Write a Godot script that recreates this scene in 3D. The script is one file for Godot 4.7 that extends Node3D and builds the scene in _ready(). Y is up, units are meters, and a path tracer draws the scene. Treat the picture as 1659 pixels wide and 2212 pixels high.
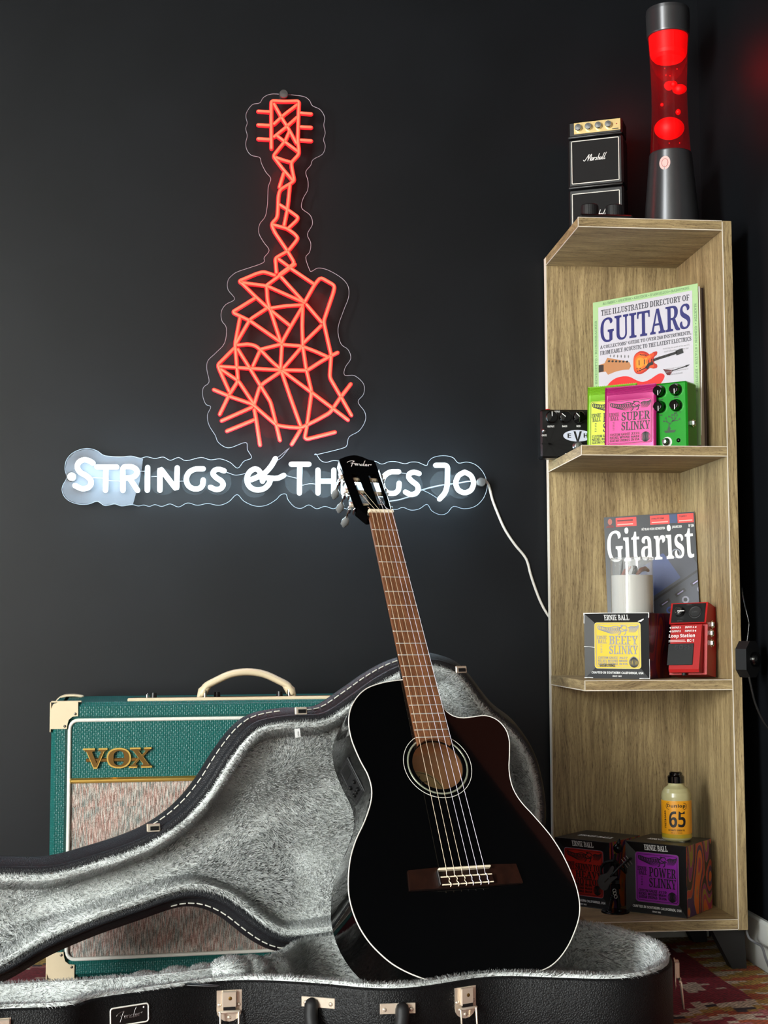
extends Node3D
# A music corner: dark walls, a neon sign, an open guitar case with a guitar, an amplifier and a shelf unit.
# Photo pixels (1659 x 2212) are turned into rays; the distance always comes from a wall, shelf, floor or thing.
const FOC := 3067.0
var eye := Vector3(0, 0.60, 2.738)
var c_r: Vector3
var c_u: Vector3
var c_f: Vector3
var M := {}
var taken := {}
var serif: SystemFont
var sans: SystemFont
var sansb: SystemFont
const PILE_TONE := 0.94
const SHELF_TOP := [1.3311, 0.921, 0.5086, 0.096]

func _ready() -> void:
	set_view_and_light()
	make_materials()
	build_room()
	build_rug()
	build_shelf_unit()
	build_amplifier()
	build_guitar_case()
	build_guitar()
	build_sign()
	build_mini_stack()
	build_lava_lamp()
	build_book()
	build_string_packs()
	build_pedals()
	build_magazine()
	build_string_boxes()
	build_candle()
	build_bottle()
	build_figurine()
	build_cables()

# ---------------------------------------------------------------- camera, sky, daylight, exposure
func set_view_and_light() -> void:
	var yaw := 0.0990
	var pitch := 0.0818
	var roll := -0.0032
	var r0 := Vector3(cos(yaw), 0, sin(yaw))
	var f0 := Vector3(sin(yaw), 0, -cos(yaw))
	c_f = f0 * cos(pitch) + Vector3.UP * sin(pitch)
	var u0 := Vector3.UP * cos(pitch) - f0 * sin(pitch)
	c_r = r0 * cos(roll) + u0 * sin(roll)
	c_u = u0 * cos(roll) - r0 * sin(roll)
	var cam := Camera3D.new()
	cam.name = "camera"
	cam.fov = rad_to_deg(2.0 * atan(1106.0 / FOC))
	cam.near = 0.05
	cam.far = 60.0
	cam.transform = Transform3D(Basis(c_r, c_u, -c_f), eye)
	add_child(cam)
	cam.current = true
	var env := Environment.new()
	env.background_mode = Environment.BG_SKY
	var sky := Sky.new()
	var sm := ProceduralSkyMaterial.new()
	sm.sky_top_color = Color(0.72, 0.78, 0.86)
	sm.sky_horizon_color = Color(0.86, 0.88, 0.9)
	sm.ground_bottom_color = Color(0.4, 0.4, 0.38)
	sm.ground_horizon_color = Color(0.7, 0.7, 0.7)
	sm.sky_energy_multiplier = 3.0
	sky.sky_material = sm
	env.sky = sky
	env.tonemap_mode = Environment.TONE_MAPPER_LINEAR
	env.tonemap_exposure = 1.0
	env.sdfgi_enabled = true
	env.ssao_enabled = true
	env.ssil_enabled = true
	var we := WorldEnvironment.new()
	we.name = "surroundings"
	we.environment = env
	add_child(we)
	# daylight of the overcast sky, as it comes in through the balcony window
	var day := AreaLight3D.new()
	day.name = "window_daylight"
	day.area_size = Vector2(1.3, 1.9)
	day.area_normalize_energy = true
	day.light_energy = 37.0
	day.light_color = Color(0.985, 1.0, 0.985)
	day.area_range = 12.0
	day.shadow_enabled = true
	day.transform = Transform3D(Basis(Vector3(0, 0, 1), Vector3.UP, Vector3(-1, 0, 0)), Vector3(-2.57, 1.12, 3.65))
	add_child(day)

func ray(x: float, y: float) -> Vector3:
	return c_r * ((x - 829.5) / FOC) + c_u * ((1106.0 - y) / FOC) + c_f
func hit(x: float, y: float, p: Vector3, n: Vector3) -> Vector3:
	var d := ray(x, y)
	return eye + d * ((p - eye).dot(n) / d.dot(n))
func atz(x: float, y: float, z: float) -> Vector3:
	return hit(x, y, Vector3(0, 0, z), Vector3(0, 0, 1))
func aty(x: float, y: float, h: float) -> Vector3:
	return hit(x, y, Vector3(0, h, 0), Vector3(0, 1, 0))

# ---------------------------------------------------------------- names, things, parts
func numbered(called: String) -> String:
	var n: int = taken.get(called, 0)
	taken[called] = n + 1
	return called if n == 0 else "%s_%03d" % [called, n]
func thing(called: String, label: String, category: String, xf := Transform3D(), group := "") -> Node3D:
	var o := Node3D.new()
	o.name = numbered(called)
	o.transform = xf
	add_child(o)
	o.set_meta("label", label)
	o.set_meta("category", category)
	if group:
		o.set_meta("group", group)
	return o
func part(called: String, mesh: Mesh, m: Material, parent: Node3D, xf := Transform3D(), label := "") -> MeshInstance3D:
	var o := MeshInstance3D.new()
	o.name = called
	o.mesh = mesh
	o.material_override = m
	o.transform = xf
	parent.add_child(o, true)
	if label:
		o.set_meta("label", label)
	return o
func struct(called: String, mesh: Mesh, m: Material, label: String, category: String, xf := Transform3D()) -> MeshInstance3D:
	var o := part(called, mesh, m, self, xf, label)
	o.set_meta("kind", "structure")
	o.set_meta("category", category)
	return o
func mv3(x: float, y: float, z: float) -> Transform3D:
	return Transform3D(Basis(), Vector3(x, y, z))
# stands at a front-bottom-left corner: local x right, y up the front, z out of the front; origin at the front's bottom middle
func stand(x: float, y: float, z: float, yaw: float, lean: float, roll: float, w: float, d: float) -> Transform3D:
	var ya := deg_to_rad(yaw)
	var le := deg_to_rad(lean)
	var b := Vector3(cos(ya), 0, sin(ya))
	var nf := Vector3(-sin(ya), 0, cos(ya))
	var u := Vector3.UP * cos(le) - nf * sin(le)
	var n := nf * cos(le) + Vector3.UP * sin(le)
	var ro := deg_to_rad(roll)
	var b2 := b * cos(ro) + u * sin(ro)
	var u2 := u * cos(ro) - b * sin(ro)
	return Transform3D(Basis(b2, u2, n), Vector3(x, y + maxf(0.0, d * sin(le)), z) + b2 * (w / 2.0))

# ---------------------------------------------------------------- shapes
func begin(smooth := false) -> SurfaceTool:
	var st := SurfaceTool.new()
	st.begin(Mesh.PRIMITIVE_TRIANGLES)
	st.set_smooth_group(0 if smooth else -1)
	return st
func done(st: SurfaceTool) -> ArrayMesh:
	st.generate_normals()
	return st.commit()
func tri(st: SurfaceTool, a: Vector3, b: Vector3, c: Vector3) -> void:
	st.add_vertex(a)
	st.add_vertex(b)
	st.add_vertex(c)
func quad(st: SurfaceTool, a: Vector3, b: Vector3, c: Vector3, d: Vector3) -> void:
	tri(st, a, b, c)
	tri(st, a, c, d)
func tri_out(st: SurfaceTool, a: Vector3, b: Vector3, c: Vector3, mid: Vector3) -> void:
	if (c - a).cross(b - a).dot((a + b + c) / 3.0 - mid) >= 0.0:
		tri(st, a, b, c)
	else:
		tri(st, a, c, b)
func quad_out(st: SurfaceTool, a: Vector3, b: Vector3, c: Vector3, d: Vector3, mid: Vector3) -> void:
	tri_out(st, a, b, c, mid)
	tri_out(st, a, c, d, mid)
# box with chamfered edges
func add_box(st: SurfaceTool, size: Vector3, bev: float, xf := Transform3D()) -> void:
	var h := size / 2.0
	bev = minf(bev, minf(h.x, minf(h.y, h.z)) * 0.98)
	var mid := xf.origin
	var P := func(axis: int, s: Vector3) -> Vector3:
		var v := Vector3(s.x * (h.x - bev), s.y * (h.y - bev), s.z * (h.z - bev))
		v[axis] = s[axis] * h[axis]
		return xf * v
	for ax in 3:
		for sg in [-1.0, 1.0]:
			var q := []
			for c in [[-1, -1], [1, -1], [1, 1], [-1, 1]]:
				var s := Vector3()
				s[ax] = sg
				s[(ax + 1) % 3] = c[0]
				s[(ax + 2) % 3] = c[1]
				q.append(P.call(ax, s))
			quad_out(st, q[0], q[1], q[2], q[3], mid)
	if bev <= 0.0:
		return
	for ax in 3:
		var a1 := (ax + 1) % 3
		var a2 := (ax + 2) % 3
		for s1 in [-1.0, 1.0]:
			for s2 in [-1.0, 1.0]:
				var lo := Vector3()
				lo[a1] = s1
				lo[a2] = s2
				var hi := lo
				lo[ax] = -1.0
				hi[ax] = 1.0
				quad_out(st, P.call(a1, lo), P.call(a1, hi), P.call(a2, hi), P.call(a2, lo), mid)
	for sx in [-1.0, 1.0]:
		for sy in [-1.0, 1.0]:
			for sz in [-1.0, 1.0]:
				var s := Vector3(sx, sy, sz)
				tri_out(st, P.call(0, s), P.call(1, s), P.call(2, s), mid)
func box(size: Vector3, bev := 0.0, at := Vector3()) -> ArrayMesh:
	var st := begin()
	add_box(st, size, bev, Transform3D(Basis(), at))
	return done(st)
# sweep of a round or oval section; with `face` given the section lies flat against that normal
func add_tube(st: SurfaceTool, pts: Array, rad, sides := 8, closed := false, face := Vector3.ZERO, deep := 1.0, caps := true) -> void:
	var n := pts.size()
	if n < 2:
		return
	var rings := []
	var side := Vector3.ZERO
	var centres := []
	var frames := []
	for i in n:
		var a: Vector3 = pts[(i - 1 + n) % n] if closed or i > 0 else pts[i]
		var b: Vector3 = pts[(i + 1) % n] if closed or i < n - 1 else pts[i]
		var t := (b - a).normalized()
		var up := face
		if face == Vector3.ZERO:
			if side == Vector3.ZERO:
				side = t.cross(Vector3.UP if absf(t.y) < 0.9 else Vector3.RIGHT).normalized()
			side = (side - t * side.dot(t)).normalized()
			up = side.cross(t).normalized()
		else:
			side = t.cross(face).normalized()
		frames.append([t, side, up])
		centres.append(pts[i])
	var list := []
	for i in n:
		var r: float = rad[i] if rad is Array else rad
		if i == 0 and caps and not closed:
			for k in [[0.95, 0.3], [0.6, 0.8]]:
				list.append([centres[0] - frames[0][0] * r * k[0], frames[0], r * k[1]])
		list.append([centres[i], frames[i], r])
		if i == n - 1 and caps and not closed:
			for k in [[0.6, 0.8], [0.95, 0.3]]:
				list.append([centres[i] + frames[i][0] * r * k[0], frames[i], r * k[1]])
	for e in list:
		var ring := []
		for k in sides:
			var an := TAU * k / sides
			ring.append(e[0] + e[1][1] * (cos(an) * e[2]) + e[1][2] * (sin(an) * e[2] * deep))
		rings.append(ring)
	var m := rings.size()
	for i in (m if closed else m - 1):
		var r0: Array = rings[i]
		var r1: Array = rings[(i + 1) % m]
		for k in sides:
			var k2 := (k + 1) % sides
			quad(st, r0[k], r1[k], r1[k2], r0[k2])
	if not closed:
		for k in range(1, sides - 1):
			tri(st, rings[0][0], rings[0][k], rings[0][k + 1])
			tri(st, rings[m - 1][0], rings[m - 1][k + 1], rings[m - 1][k])
func tube(pts: Array, rad, sides := 8, closed := false, face := Vector3.ZERO, deep := 1.0) -> ArrayMesh:
	var st := begin(true)
	add_tube(st, pts, rad, sides, closed, face, deep)
	return done(st)
# turned shape about local y: profile of Vector2(radius, height)
func add_lathe(st: SurfaceTool, prof: Array, sides := 32, xf := Transform3D()) -> void:
	for i in prof.size() - 1:
		var a: Vector2 = prof[i]
		var b: Vector2 = prof[i + 1]
		for k in sides:
			var t0 := TAU * k / sides
			var t1 := TAU * (k + 1) / sides
			var p0 := xf * Vector3(a.x * cos(t0), a.y, a.x * sin(t0))
			var p1 := xf * Vector3(a.x * cos(t1), a.y, a.x * sin(t1))
			var p2 := xf * Vector3(b.x * cos(t1), b.y, b.x * sin(t1))
			var p3 := xf * Vector3(b.x * cos(t0), b.y, b.x * sin(t0))
			var v0 := float(i) / prof.size()
			var v1 := float(i + 1) / prof.size()
			var uv := [Vector2(float(k) / sides, v0), Vector2(float(k + 1) / sides, v0), Vector2(float(k + 1) / sides, v1), Vector2(float(k) / sides, v1)]
			var ps := [p0, p1, p2, p3]
			for q in [0, 1, 2]:
				if a.x > 1e-6:
					st.set_uv(uv[q])
					st.add_vertex(ps[q])
			for q in [0, 2, 3]:
				if b.x > 1e-6:
					st.set_uv(uv[q])
					st.add_vertex(ps[q])
func lathe(prof: Array, sides := 32, smooth := true, xf := Transform3D()) -> ArrayMesh:
	var st := begin(smooth)
	if smooth:
		# rings close to every corner keep the flanks straight and the edges crisp
		var p := [prof[0]]
		for i in range(1, prof.size()):
			var a: Vector2 = prof[i - 1]
			var b: Vector2 = prof[i]
			var l := a.distance_to(b)
			if l > 0.004:
				p.append(a.move_toward(b, 0.0004))
				p.append(b.move_toward(a, 0.0004))
			p.append(b)
		prof = p
	add_lathe(st, prof, sides, xf)
	return done(st)
# turn local y towards local z (things that stick out of a front)
func out_of_front(x: float, y: float, z: float) -> Transform3D:
	return Transform3D(Basis(Vector3(1, 0, 0), Vector3(0, 0, 1), Vector3(0, -1, 0)), Vector3(x, y, z))
func add_prism(st: SurfaceTool, poly: PackedVector2Array, z0: float, z1: float, xf := Transform3D()) -> void:
	var idx := Geometry2D.triangulate_polygon(poly)
	for i in range(0, idx.size(), 3):
		var a := poly[idx[i]]
		var b := poly[idx[i + 1]]
		var c := poly[idx[i + 2]]
		if (b - a).cross(c - a) > 0.0:
			var t := b
			b = c
			c = t
		tri(st, xf * Vector3(a.x, a.y, z1), xf * Vector3(b.x, b.y, z1), xf * Vector3(c.x, c.y, z1))
		if z1 - z0 > 1e-6:
			tri(st, xf * Vector3(a.x, a.y, z0), xf * Vector3(c.x, c.y, z0), xf * Vector3(b.x, b.y, z0))
	if z1 - z0 <= 1e-6:
		return
	var cw := Geometry2D.is_polygon_clockwise(poly)
	for i in poly.size():
		var a := poly[i]
		var b := poly[(i + 1) % poly.size()]
		if cw:
			quad(st, xf * Vector3(a.x, a.y, z0), xf * Vector3(a.x, a.y, z1), xf * Vector3(b.x, b.y, z1), xf * Vector3(b.x, b.y, z0))
		else:
			quad(st, xf * Vector3(a.x, a.y, z0), xf * Vector3(b.x, b.y, z0), xf * Vector3(b.x, b.y, z1), xf * Vector3(a.x, a.y, z1))
func prism(poly: PackedVector2Array, z0: float, z1: float, xf := Transform3D()) -> ArrayMesh:
	var st := begin()
	add_prism(st, poly, z0, z1, xf)
	return done(st)
func rrect(w: float, h: float, r: float, seg := 5) -> PackedVector2Array:
	var out := PackedVector2Array()
	var cs := [Vector2(w / 2 - r, h / 2 - r), Vector2(-w / 2 + r, h / 2 - r), Vector2(-w / 2 + r, -h / 2 + r), Vector2(w / 2 - r, -h / 2 + r)]
	for q in 4:
		for k in seg + 1:
			var a := PI / 2 * (q + float(k) / seg)
			out.append(cs[q] + Vector2(cos(a), sin(a)) * r)
	return out
func ellipse(cx: float, cy: float, rx: float, ry: float, n := 24) -> PackedVector2Array:
	var out := PackedVector2Array()
	for k in n:
		out.append(Vector2(cx + rx * cos(TAU * k / n), cy + ry * sin(TAU * k / n)))
	return out
func moved(poly: PackedVector2Array, by: Vector2) -> PackedVector2Array:
	var out := PackedVector2Array()
	for p in poly:
		out.append(p + by)
	return out
func lift(poly: PackedVector2Array, z: float) -> Array:
	var out := []
	for p in poly:
		out.append(Vector3(p.x, p.y, z))
	return out
# Catmull-Rom through points
func smooth_path(p: Array, per: int, closed := false) -> Array:
	var out := []
	var n := p.size()
	for i in (n if closed else n - 1):
		var a = p[(i - 1 + n) % n] if closed else p[maxi(i - 1, 0)]
		var b = p[i]
		var c = p[(i + 1) % n]
		var d = p[(i + 2) % n] if closed else p[mini(i + 2, n - 1)]
		for k in per:
			var t := float(k) / per
			out.append(b.cubic_interpolate(c, a, d, t))
	if not closed:
		out.append(p[n - 1])
	return out
func to_poly(a: Array) -> PackedVector2Array:
	var out := PackedVector2Array()
	for p in a:
		out.append(Vector2(p.x, p.y))
	return out
# points every `step` metres along a closed or open line
func even(p: Array, step: float, closed := false) -> Array:
	var out := []
	var n := p.size()
	var left := 0.0
	for i in (n if closed else n - 1):
		var a = p[i]
		var b = p[(i + 1) % n]
		var l: float = a.distance_to(b)
		var s := left
		while s < l:
			out.append(a.lerp(b, s / l))
			s += step
		left = s - l
	return out
# a flat stroke of ink on the plane z
func add_ribbon(st: SurfaceTool, p: Array, w: float, z: float, xf := Transform3D(), taper := false) -> void:
	var n := p.size()
	var l := []
	var r := []
	for i in n:
		var t: Vector2 = (p[mini(i + 1, n - 1)] - p[maxi(i - 1, 0)]).normalized()
		var k := w / 2.0
		if taper:
			k *= 1.0 - 0.85 * float(i) / (n - 1)
		var s := Vector2(-t.y, t.x) * k
		l.append(xf * Vector3(p[i].x + s.x, p[i].y + s.y, z))
		r.append(xf * Vector3(p[i].x - s.x, p[i].y - s.y, z))
	for i in n - 1:
		quad(st, l[i], l[i + 1], r[i + 1], r[i])
# lettering fitted to a width and height, centred on xf (h = 0 keeps the font's proportions)
func words(parent: Node3D, s: String, font: Font, w: float, h: float, xf: Transform3D, m: Material, deep := 0.0004, called := "lettering") -> MeshInstance3D:
	var t := TextMesh.new()
	t.text = s
	t.font = font
	t.font_size = 48
	t.pixel_size = 0.01
	t.depth = 0.1
	t.curve_step = 3.0
	var bb := t.get_aabb()
	var kx := w / bb.size.x
	var ky := h / bb.size.y if h > 0.0 else kx
	var kz := deep / 0.1
	var mid := bb.get_center()
	var local := Transform3D(Basis(Vector3(kx, 0, 0), Vector3(0, ky, 0), Vector3(0, 0, kz)), Vector3(-mid.x * kx, -mid.y * ky, deep / 2))
	var a := ArrayMesh.new()
	a.add_surface_from_arrays(Mesh.PRIMITIVE_TRIANGLES, t.surface_get_arrays(0) if t.get_surface_count() else [])
	var st := SurfaceTool.new()
	st.begin(Mesh.PRIMITIVE_TRIANGLES)
	for k in t.get_surface_count():
		st.append_from(t, k, local)
	return part(called, st.commit(), m, parent, xf)

# ---------------------------------------------------------------- materials
func mat(c: Color, rough := 0.6, metal := 0.0) -> StandardMaterial3D:
	var m := StandardMaterial3D.new()
	m.albedo_color = c
	m.roughness = rough
	m.metallic = metal
	return m
func glow(c: Color, e: float) -> StandardMaterial3D:
	var m := mat(c, 0.5)
	m.emission_enabled = true
	m.emission = c
	m.emission_energy_multiplier = e
	return m
func noise(freq: float, seed_: int, kind := FastNoiseLite.TYPE_SIMPLEX_SMOOTH, oct := 4) -> FastNoiseLite:
	var n := FastNoiseLite.new()
	n.noise_type = kind
	n.frequency = freq
	n.seed = seed_
	n.fractal_octaves = oct
	return n
func image_tex(im: Image) -> ImageTexture:
	return ImageTexture.create_from_image(im)
func tri_map(m: StandardMaterial3D, scale: float, world := false) -> void:
	m.uv1_triplanar = true
	m.uv1_world_triplanar = world
	m.uv1_scale = Vector3.ONE * scale
	m.uv1_triplanar_sharpness = 8.0
func bump(m: StandardMaterial3D, tex: Texture2D, cm: float) -> void:
	m.heightmap_enabled = true
	m.heightmap_texture = tex
	m.heightmap_scale = cm
func noise_tex(freq: float, seed_: int, size := 256, kind := FastNoiseLite.TYPE_SIMPLEX_SMOOTH, oct := 4) -> ImageTexture:
	var im := noise(freq, seed_, kind, oct).get_seamless_image(size, size)
	return image_tex(im)

func make_materials() -> void:
	serif = SystemFont.new()
	serif.font_names = PackedStringArray(["Droid Serif"])
	serif.font_weight = 700
	sans = SystemFont.new()
	sans.font_names = PackedStringArray(["Droid Sans"])
	sansb = SystemFont.new()
	sansb.font_names = PackedStringArray(["Droid Sans"])
	sansb.font_weight = 700
	# grey-brown oak decor, grain along the picture's height
	var wood := Image.create(512, 1024, false, Image.FORMAT_RGB8)
	var n1 := noise(1.0, 3)
	var n2 := noise(1.0, 8)
	var n3 := noise(1.0, 21)
	for y in 1024:
		for x in 512:
			var fx := float(x)
			var warp := n3.get_noise_2d(fx * 0.006, y * 0.002) * 26.0
			var g := n1.get_noise_2d((fx + warp) * 0.16, y * 0.007)
			var fine := n2.get_noise_2d((fx + warp * 0.6) * 0.7, y * 0.028)
			var slow := n3.get_noise_2d(fx * 0.02 + 90.0, y * 0.003)
			var pore := maxf(0.0, n1.get_noise_2d(fx * 0.55 + 40.0, y * 0.045 + 7.0) - 0.28)
			pore += 0.8 * maxf(0.0, n2.get_noise_2d(fx * 0.26 + y * 0.05 + 200.0, y * 0.05 - fx * 0.03) - 0.34)
			var v := 0.55 + g * 0.34 + fine * 0.22 + slow * 0.26 - pore * 1.15
			var c := Color(0.355, 0.285, 0.185).lerp(Color(0.775, 0.685, 0.500), clampf(v, 0.0, 1.0))
			wood.set_pixel(x, y, c)
	var lying := wood.duplicate()
	lying.rotate_90(CLOCKWISE)
	M.oak = mat(Color.WHITE, 0.55)
	M.oak.albedo_texture = image_tex(wood)
	tri_map(M.oak, 1.0)
	M.oak.uv1_scale = Vector3(2.6, 0.78, 2.6)
	M.oak.uv1_offset = Vector3(0, -0.05, 0)
	M.oak_lying = mat(Color.WHITE, 0.55)
	M.oak_lying.albedo_texture = image_tex(lying)
	tri_map(M.oak_lying, 1.0)
	M.oak_lying.uv1_scale = Vector3(1.3, 2.6, 2.6)
	M.band = mat(Color(0.86, 0.82, 0.76), 0.5)
	# dark wall paint
	M.wall = mat(Color(0.072, 0.080, 0.094), 0.45)
	M.wall.metallic_specular = 0.33
	var wn := noise(0.004, 5)
	var wi := Image.create(512, 512, false, Image.FORMAT_RGB8)
	var wn2 := wn.get_seamless_image(512, 512)
	for y in 512:
		for x in 512:
			var v := 0.80 + 0.20 * wn2.get_pixel(x, y).r
			wi.set_pixel(x, y, Color(v, v, v))
	M.wall.albedo_texture = image_tex(wi)
	tri_map(M.wall, 1.1, true)
	bump(M.wall, noise_tex(0.12, 6, 512), 0.003)
	M.ceiling = mat(Color(0.12, 0.12, 0.13), 0.8)
	M.room = mat(Color(0.85, 0.84, 0.81), 0.8)
	M.white_paint = mat(Color(0.82, 0.82, 0.80), 0.45)
	M.boards = mat(Color(0.36, 0.25, 0.17), 0.5)
	# leatherette of the case
	var grain := noise(0.045, 9, FastNoiseLite.TYPE_CELLULAR, 2)
	grain.cellular_return_type = FastNoiseLite.RETURN_DISTANCE2_DIV
	var gt := image_tex(grain.get_seamless_image(512, 512))
	M.leather = mat(Color(0.048, 0.048, 0.052), 0.48)
	M.leather.metallic_specular = 0.33
	tri_map(M.leather, 13.0)
	bump(M.leather, gt, 0.060)
	M.binding = mat(Color(0.105, 0.110, 0.125), 0.5)
	tri_map(M.binding, 16.0)
	bump(M.binding, gt, 0.05)
	M.stitch = mat(Color(0.86, 0.85, 0.80), 0.8)
	M.plush = mat(Color(0.83, 0.845, 0.835), 0.95)
	M.pile = mat(Color.WHITE, 0.65)
	M.pile.vertex_color_use_as_albedo = true
	M.pile.cull_mode = BaseMaterial3D.CULL_DISABLED
	M.pile.backlight_enabled = true
	M.pile.backlight = Color(0.75, 0.75, 0.75)
	# amplifier covering: woven emboss
	var weave := Image.create(256, 256, false, Image.FORMAT_RGB8)
	var wv := noise(0.02, 4)
	for y in 256:
		for x in 256:
			var wx := x + wv.get_noise_2d(x, y) * 5.0
			var wy := y + wv.get_noise_2d(x + 300, y) * 5.0
			var cx := int(floor(wx / 16.0))
			var cy := int(floor(wy / 16.0))
			var u := fposmod(wx, 16.0) / 16.0
			var v := fposmod(wy, 16.0) / 16.0
			var hh := sin(PI * u) * 0.9 if (cx + cy) % 2 == 0 else sin(PI * v) * 0.9
			hh *= 0.75 + 0.25 * sin(PI * (v if (cx + cy) % 2 == 0 else u))
			weave.set_pixel(x, y, Color(hh, hh, hh))
	M.tolex = mat(Color(0.050, 0.350, 0.330), 0.42)
	tri_map(M.tolex, 17.0)
	bump(M.tolex, image_tex(weave), 0.065)
	# grille cloth: cream, rose, teal and brown threads
	var cloth := Image.create(1024, 512, false, Image.FORMAT_RGB8)
	var k1 := noise(1.0, 31)
	var k2 := noise(1.0, 32)
	var k3 := noise(1.0, 33)
	for y in 512:
		for x in 1024:
			var a := k1.get_noise_2d(x * 0.42, y * 0.022)
			var b := k2.get_noise_2d(x * 0.012 + y * 0.012, y * 0.008)
			var f := k3.get_noise_2d(x * 0.5, y * 0.16)
			var a2 := k1.get_noise_2d(x * 0.22 + 500.0, y * 0.012)
			var c := Color(0.60, 0.52, 0.48).lerp(Color(0.93, 0.90, 0.86), clampf(0.55 + a * 2.2, 0.0, 1.0))
			c = c.lerp(Color(0.66, 0.40, 0.36), clampf(b * 0.5 + a2 * 1.1, 0.0, 0.5))
			c = c.lerp(Color(0.33, 0.47, 0.48), clampf(-b * 0.6 - a2 * 1.1, 0.0, 0.5))
			c = c.lerp(Color(0.24, 0.17, 0.14), clampf(f * 1.1 - a * 0.6, 0.0, 0.7))
			cloth.set_pixel(x, y, c)
	M.grille = mat(Color(0.95, 0.94, 0.93), 0.85)
	M.grille.albedo_texture = image_tex(cloth)
	tri_map(M.grille, 1.0)
	M.grille.uv1_scale = Vector3(1.9, 3.6, 1.9)
	M.cream = mat(Color(0.86, 0.79, 0.66), 0.4)
	M.piping = mat(Color(0.90, 0.89, 0.85), 0.4)
	M.gold = mat(Color(0.93, 0.78, 0.42), 0.28, 0.9)
	M.dull_gold = mat(Color(0.45, 0.33, 0.15), 0.42, 0.7)
	M.brass_plate = mat(Color(0.78, 0.68, 0.46), 0.35, 0.55)
	M.chrome = mat(Color(0.85, 0.85, 0.84), 0.12, 1.0)
	M.nickel = mat(Color(0.90, 0.84, 0.76), 0.24, 0.6)
	M.fret = mat(Color(0.82, 0.82, 0.80), 0.35, 0.5)
	M.steel = mat(Color(0.62, 0.62, 0.62), 0.3, 1.0)
	M.screw = mat(Color(0.50, 0.48, 0.44), 0.35, 0.9)
	M.gun = mat(Color(0.42, 0.42, 0.43), 0.38, 0.85)
	M.gun.anisotropy_enabled = true
	M.gun.anisotropy = -0.85
	M.black = mat(Color(0.03, 0.03, 0.03), 0.4)
	M.black_gloss = mat(Color(0.008, 0.008, 0.009), 0.06)
	M.black_gloss.clearcoat_enabled = true
	M.black_gloss.clearcoat = 0.4
	M.black_gloss.clearcoat_roughness = 0.03
	M.black_soft = mat(Color(0.055, 0.055, 0.060), 0.6)
	M.white = mat(Color(0.90, 0.90, 0.89), 0.5)
	M.ink = mat(Color(0.035, 0.035, 0.04), 0.5)
	M.white_ink = mat(Color(0.88, 0.88, 0.87), 0.5)
	M.bone = mat(Color(0.92, 0.87, 0.76), 0.35)

# ---------------------------------------------------------------- the room
func build_room() -> void:
	# inside: x -2.6 .. 0.92, z 0 .. 4.6, height 2.55
	struct("floor", box(Vector3(3.8, 0.1, 4.9), 0.0, Vector3(-0.84, -0.05, 2.3)), M.boards, "brown floor under the patterned rug", "floor")
	struct("ceiling", box(Vector3(3.8, 0.1, 4.9), 0.0, Vector3(-0.84, 2.6, 2.3)), M.ceiling, "dark ceiling over the room", "ceiling")
	struct("wall_back", box(Vector3(3.8, 2.55, 0.12), 0.0, Vector3(-0.84, 1.275, -0.06)), M.wall, "matt black painted wall behind the neon sign", "wall")
	struct("wall_right", box(Vector3(0.12, 2.55, 4.6), 0.0, Vector3(0.98, 1.275, 2.3)), M.wall, "black wall beside the oak shelf unit", "wall")
	struct("wall_front", box(Vector3(3.8, 2.55, 0.12), 0.0, Vector3(-0.84, 1.275, 4.66)), M.room, "plain pale wall opposite the neon sign", "wall")
	var wl := CSGBox3D.new()
	wl.name = "wall_left"
	wl.size = Vector3(0.16, 2.55, 4.6)
	wl.position = Vector3(-2.68, 1.275, 2.3)
	wl.material = M.room
	var cut := CSGBox3D.new()
	cut.name = "opening"
	cut.operation = CSGShape3D.OPERATION_SUBTRACTION
	cut.size = Vector3(0.4, 2.0, 1.4)
	cut.position = Vector3(0, 1.12 - 1.275, 3.65 - 2.3)
	cut.material = M.white_paint
	wl.add_child(cut)
	add_child(wl)
	wl.set_meta("kind", "structure")
	wl.set_meta("label", "pale side wall with a tall window opening")
	wl.set_meta("category", "wall")
	var w := Node3D.new()
	w.name = "window_1"
	w.position = Vector3(-2.68, 1.12, 3.65)
	add_child(w)
	w.set_meta("kind", "structure")
	w.set_meta("label", "tall white framed window in the side wall")
	w.set_meta("category", "window")
	for s in [-1.0, 1.0]:
		part("window_frame", box(Vector3(0.06, 2.0, 0.05), 0.004, Vector3(0, 0, s * 0.675)), M.white_paint, w)
		part("window_frame", box(Vector3(0.06, 0.05, 1.3), 0.004, Vector3(0, s * 0.975, 0)), M.white_paint, w)
	var pane := mat(Color(0.95, 0.97, 0.98, 0.04), 0.02)
	pane.transparency = BaseMaterial3D.TRANSPARENCY_ALPHA
	part("pane", box(Vector3(0.006, 1.9, 1.3)), pane, w)
	# red-brown wooden door in the side wall, just outside the frame: the guitar's glossy top mirrors it
	struct("door_1", box(Vector3(0.024, 2.0, 0.42), 0.003, Vector3(0.910, 1.0, 0.72)), mat(Color(0.36, 0.15, 0.09), 0.5), "red-brown wooden door in the black side wall", "door")
	struct("baseboard_right", box(Vector3(0.014, 0.088, 4.6), 0.004, Vector3(0.913, 0.044, 2.3)), M.white_paint, "white skirting board along the black side wall", "baseboard")
	struct("baseboard_back", box(Vector3(3.5, 0.088, 0.014), 0.004, Vector3(-0.85, 0.044, 0.007)), M.white_paint, "white skirting board along the wall under the sign", "baseboard")

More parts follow.
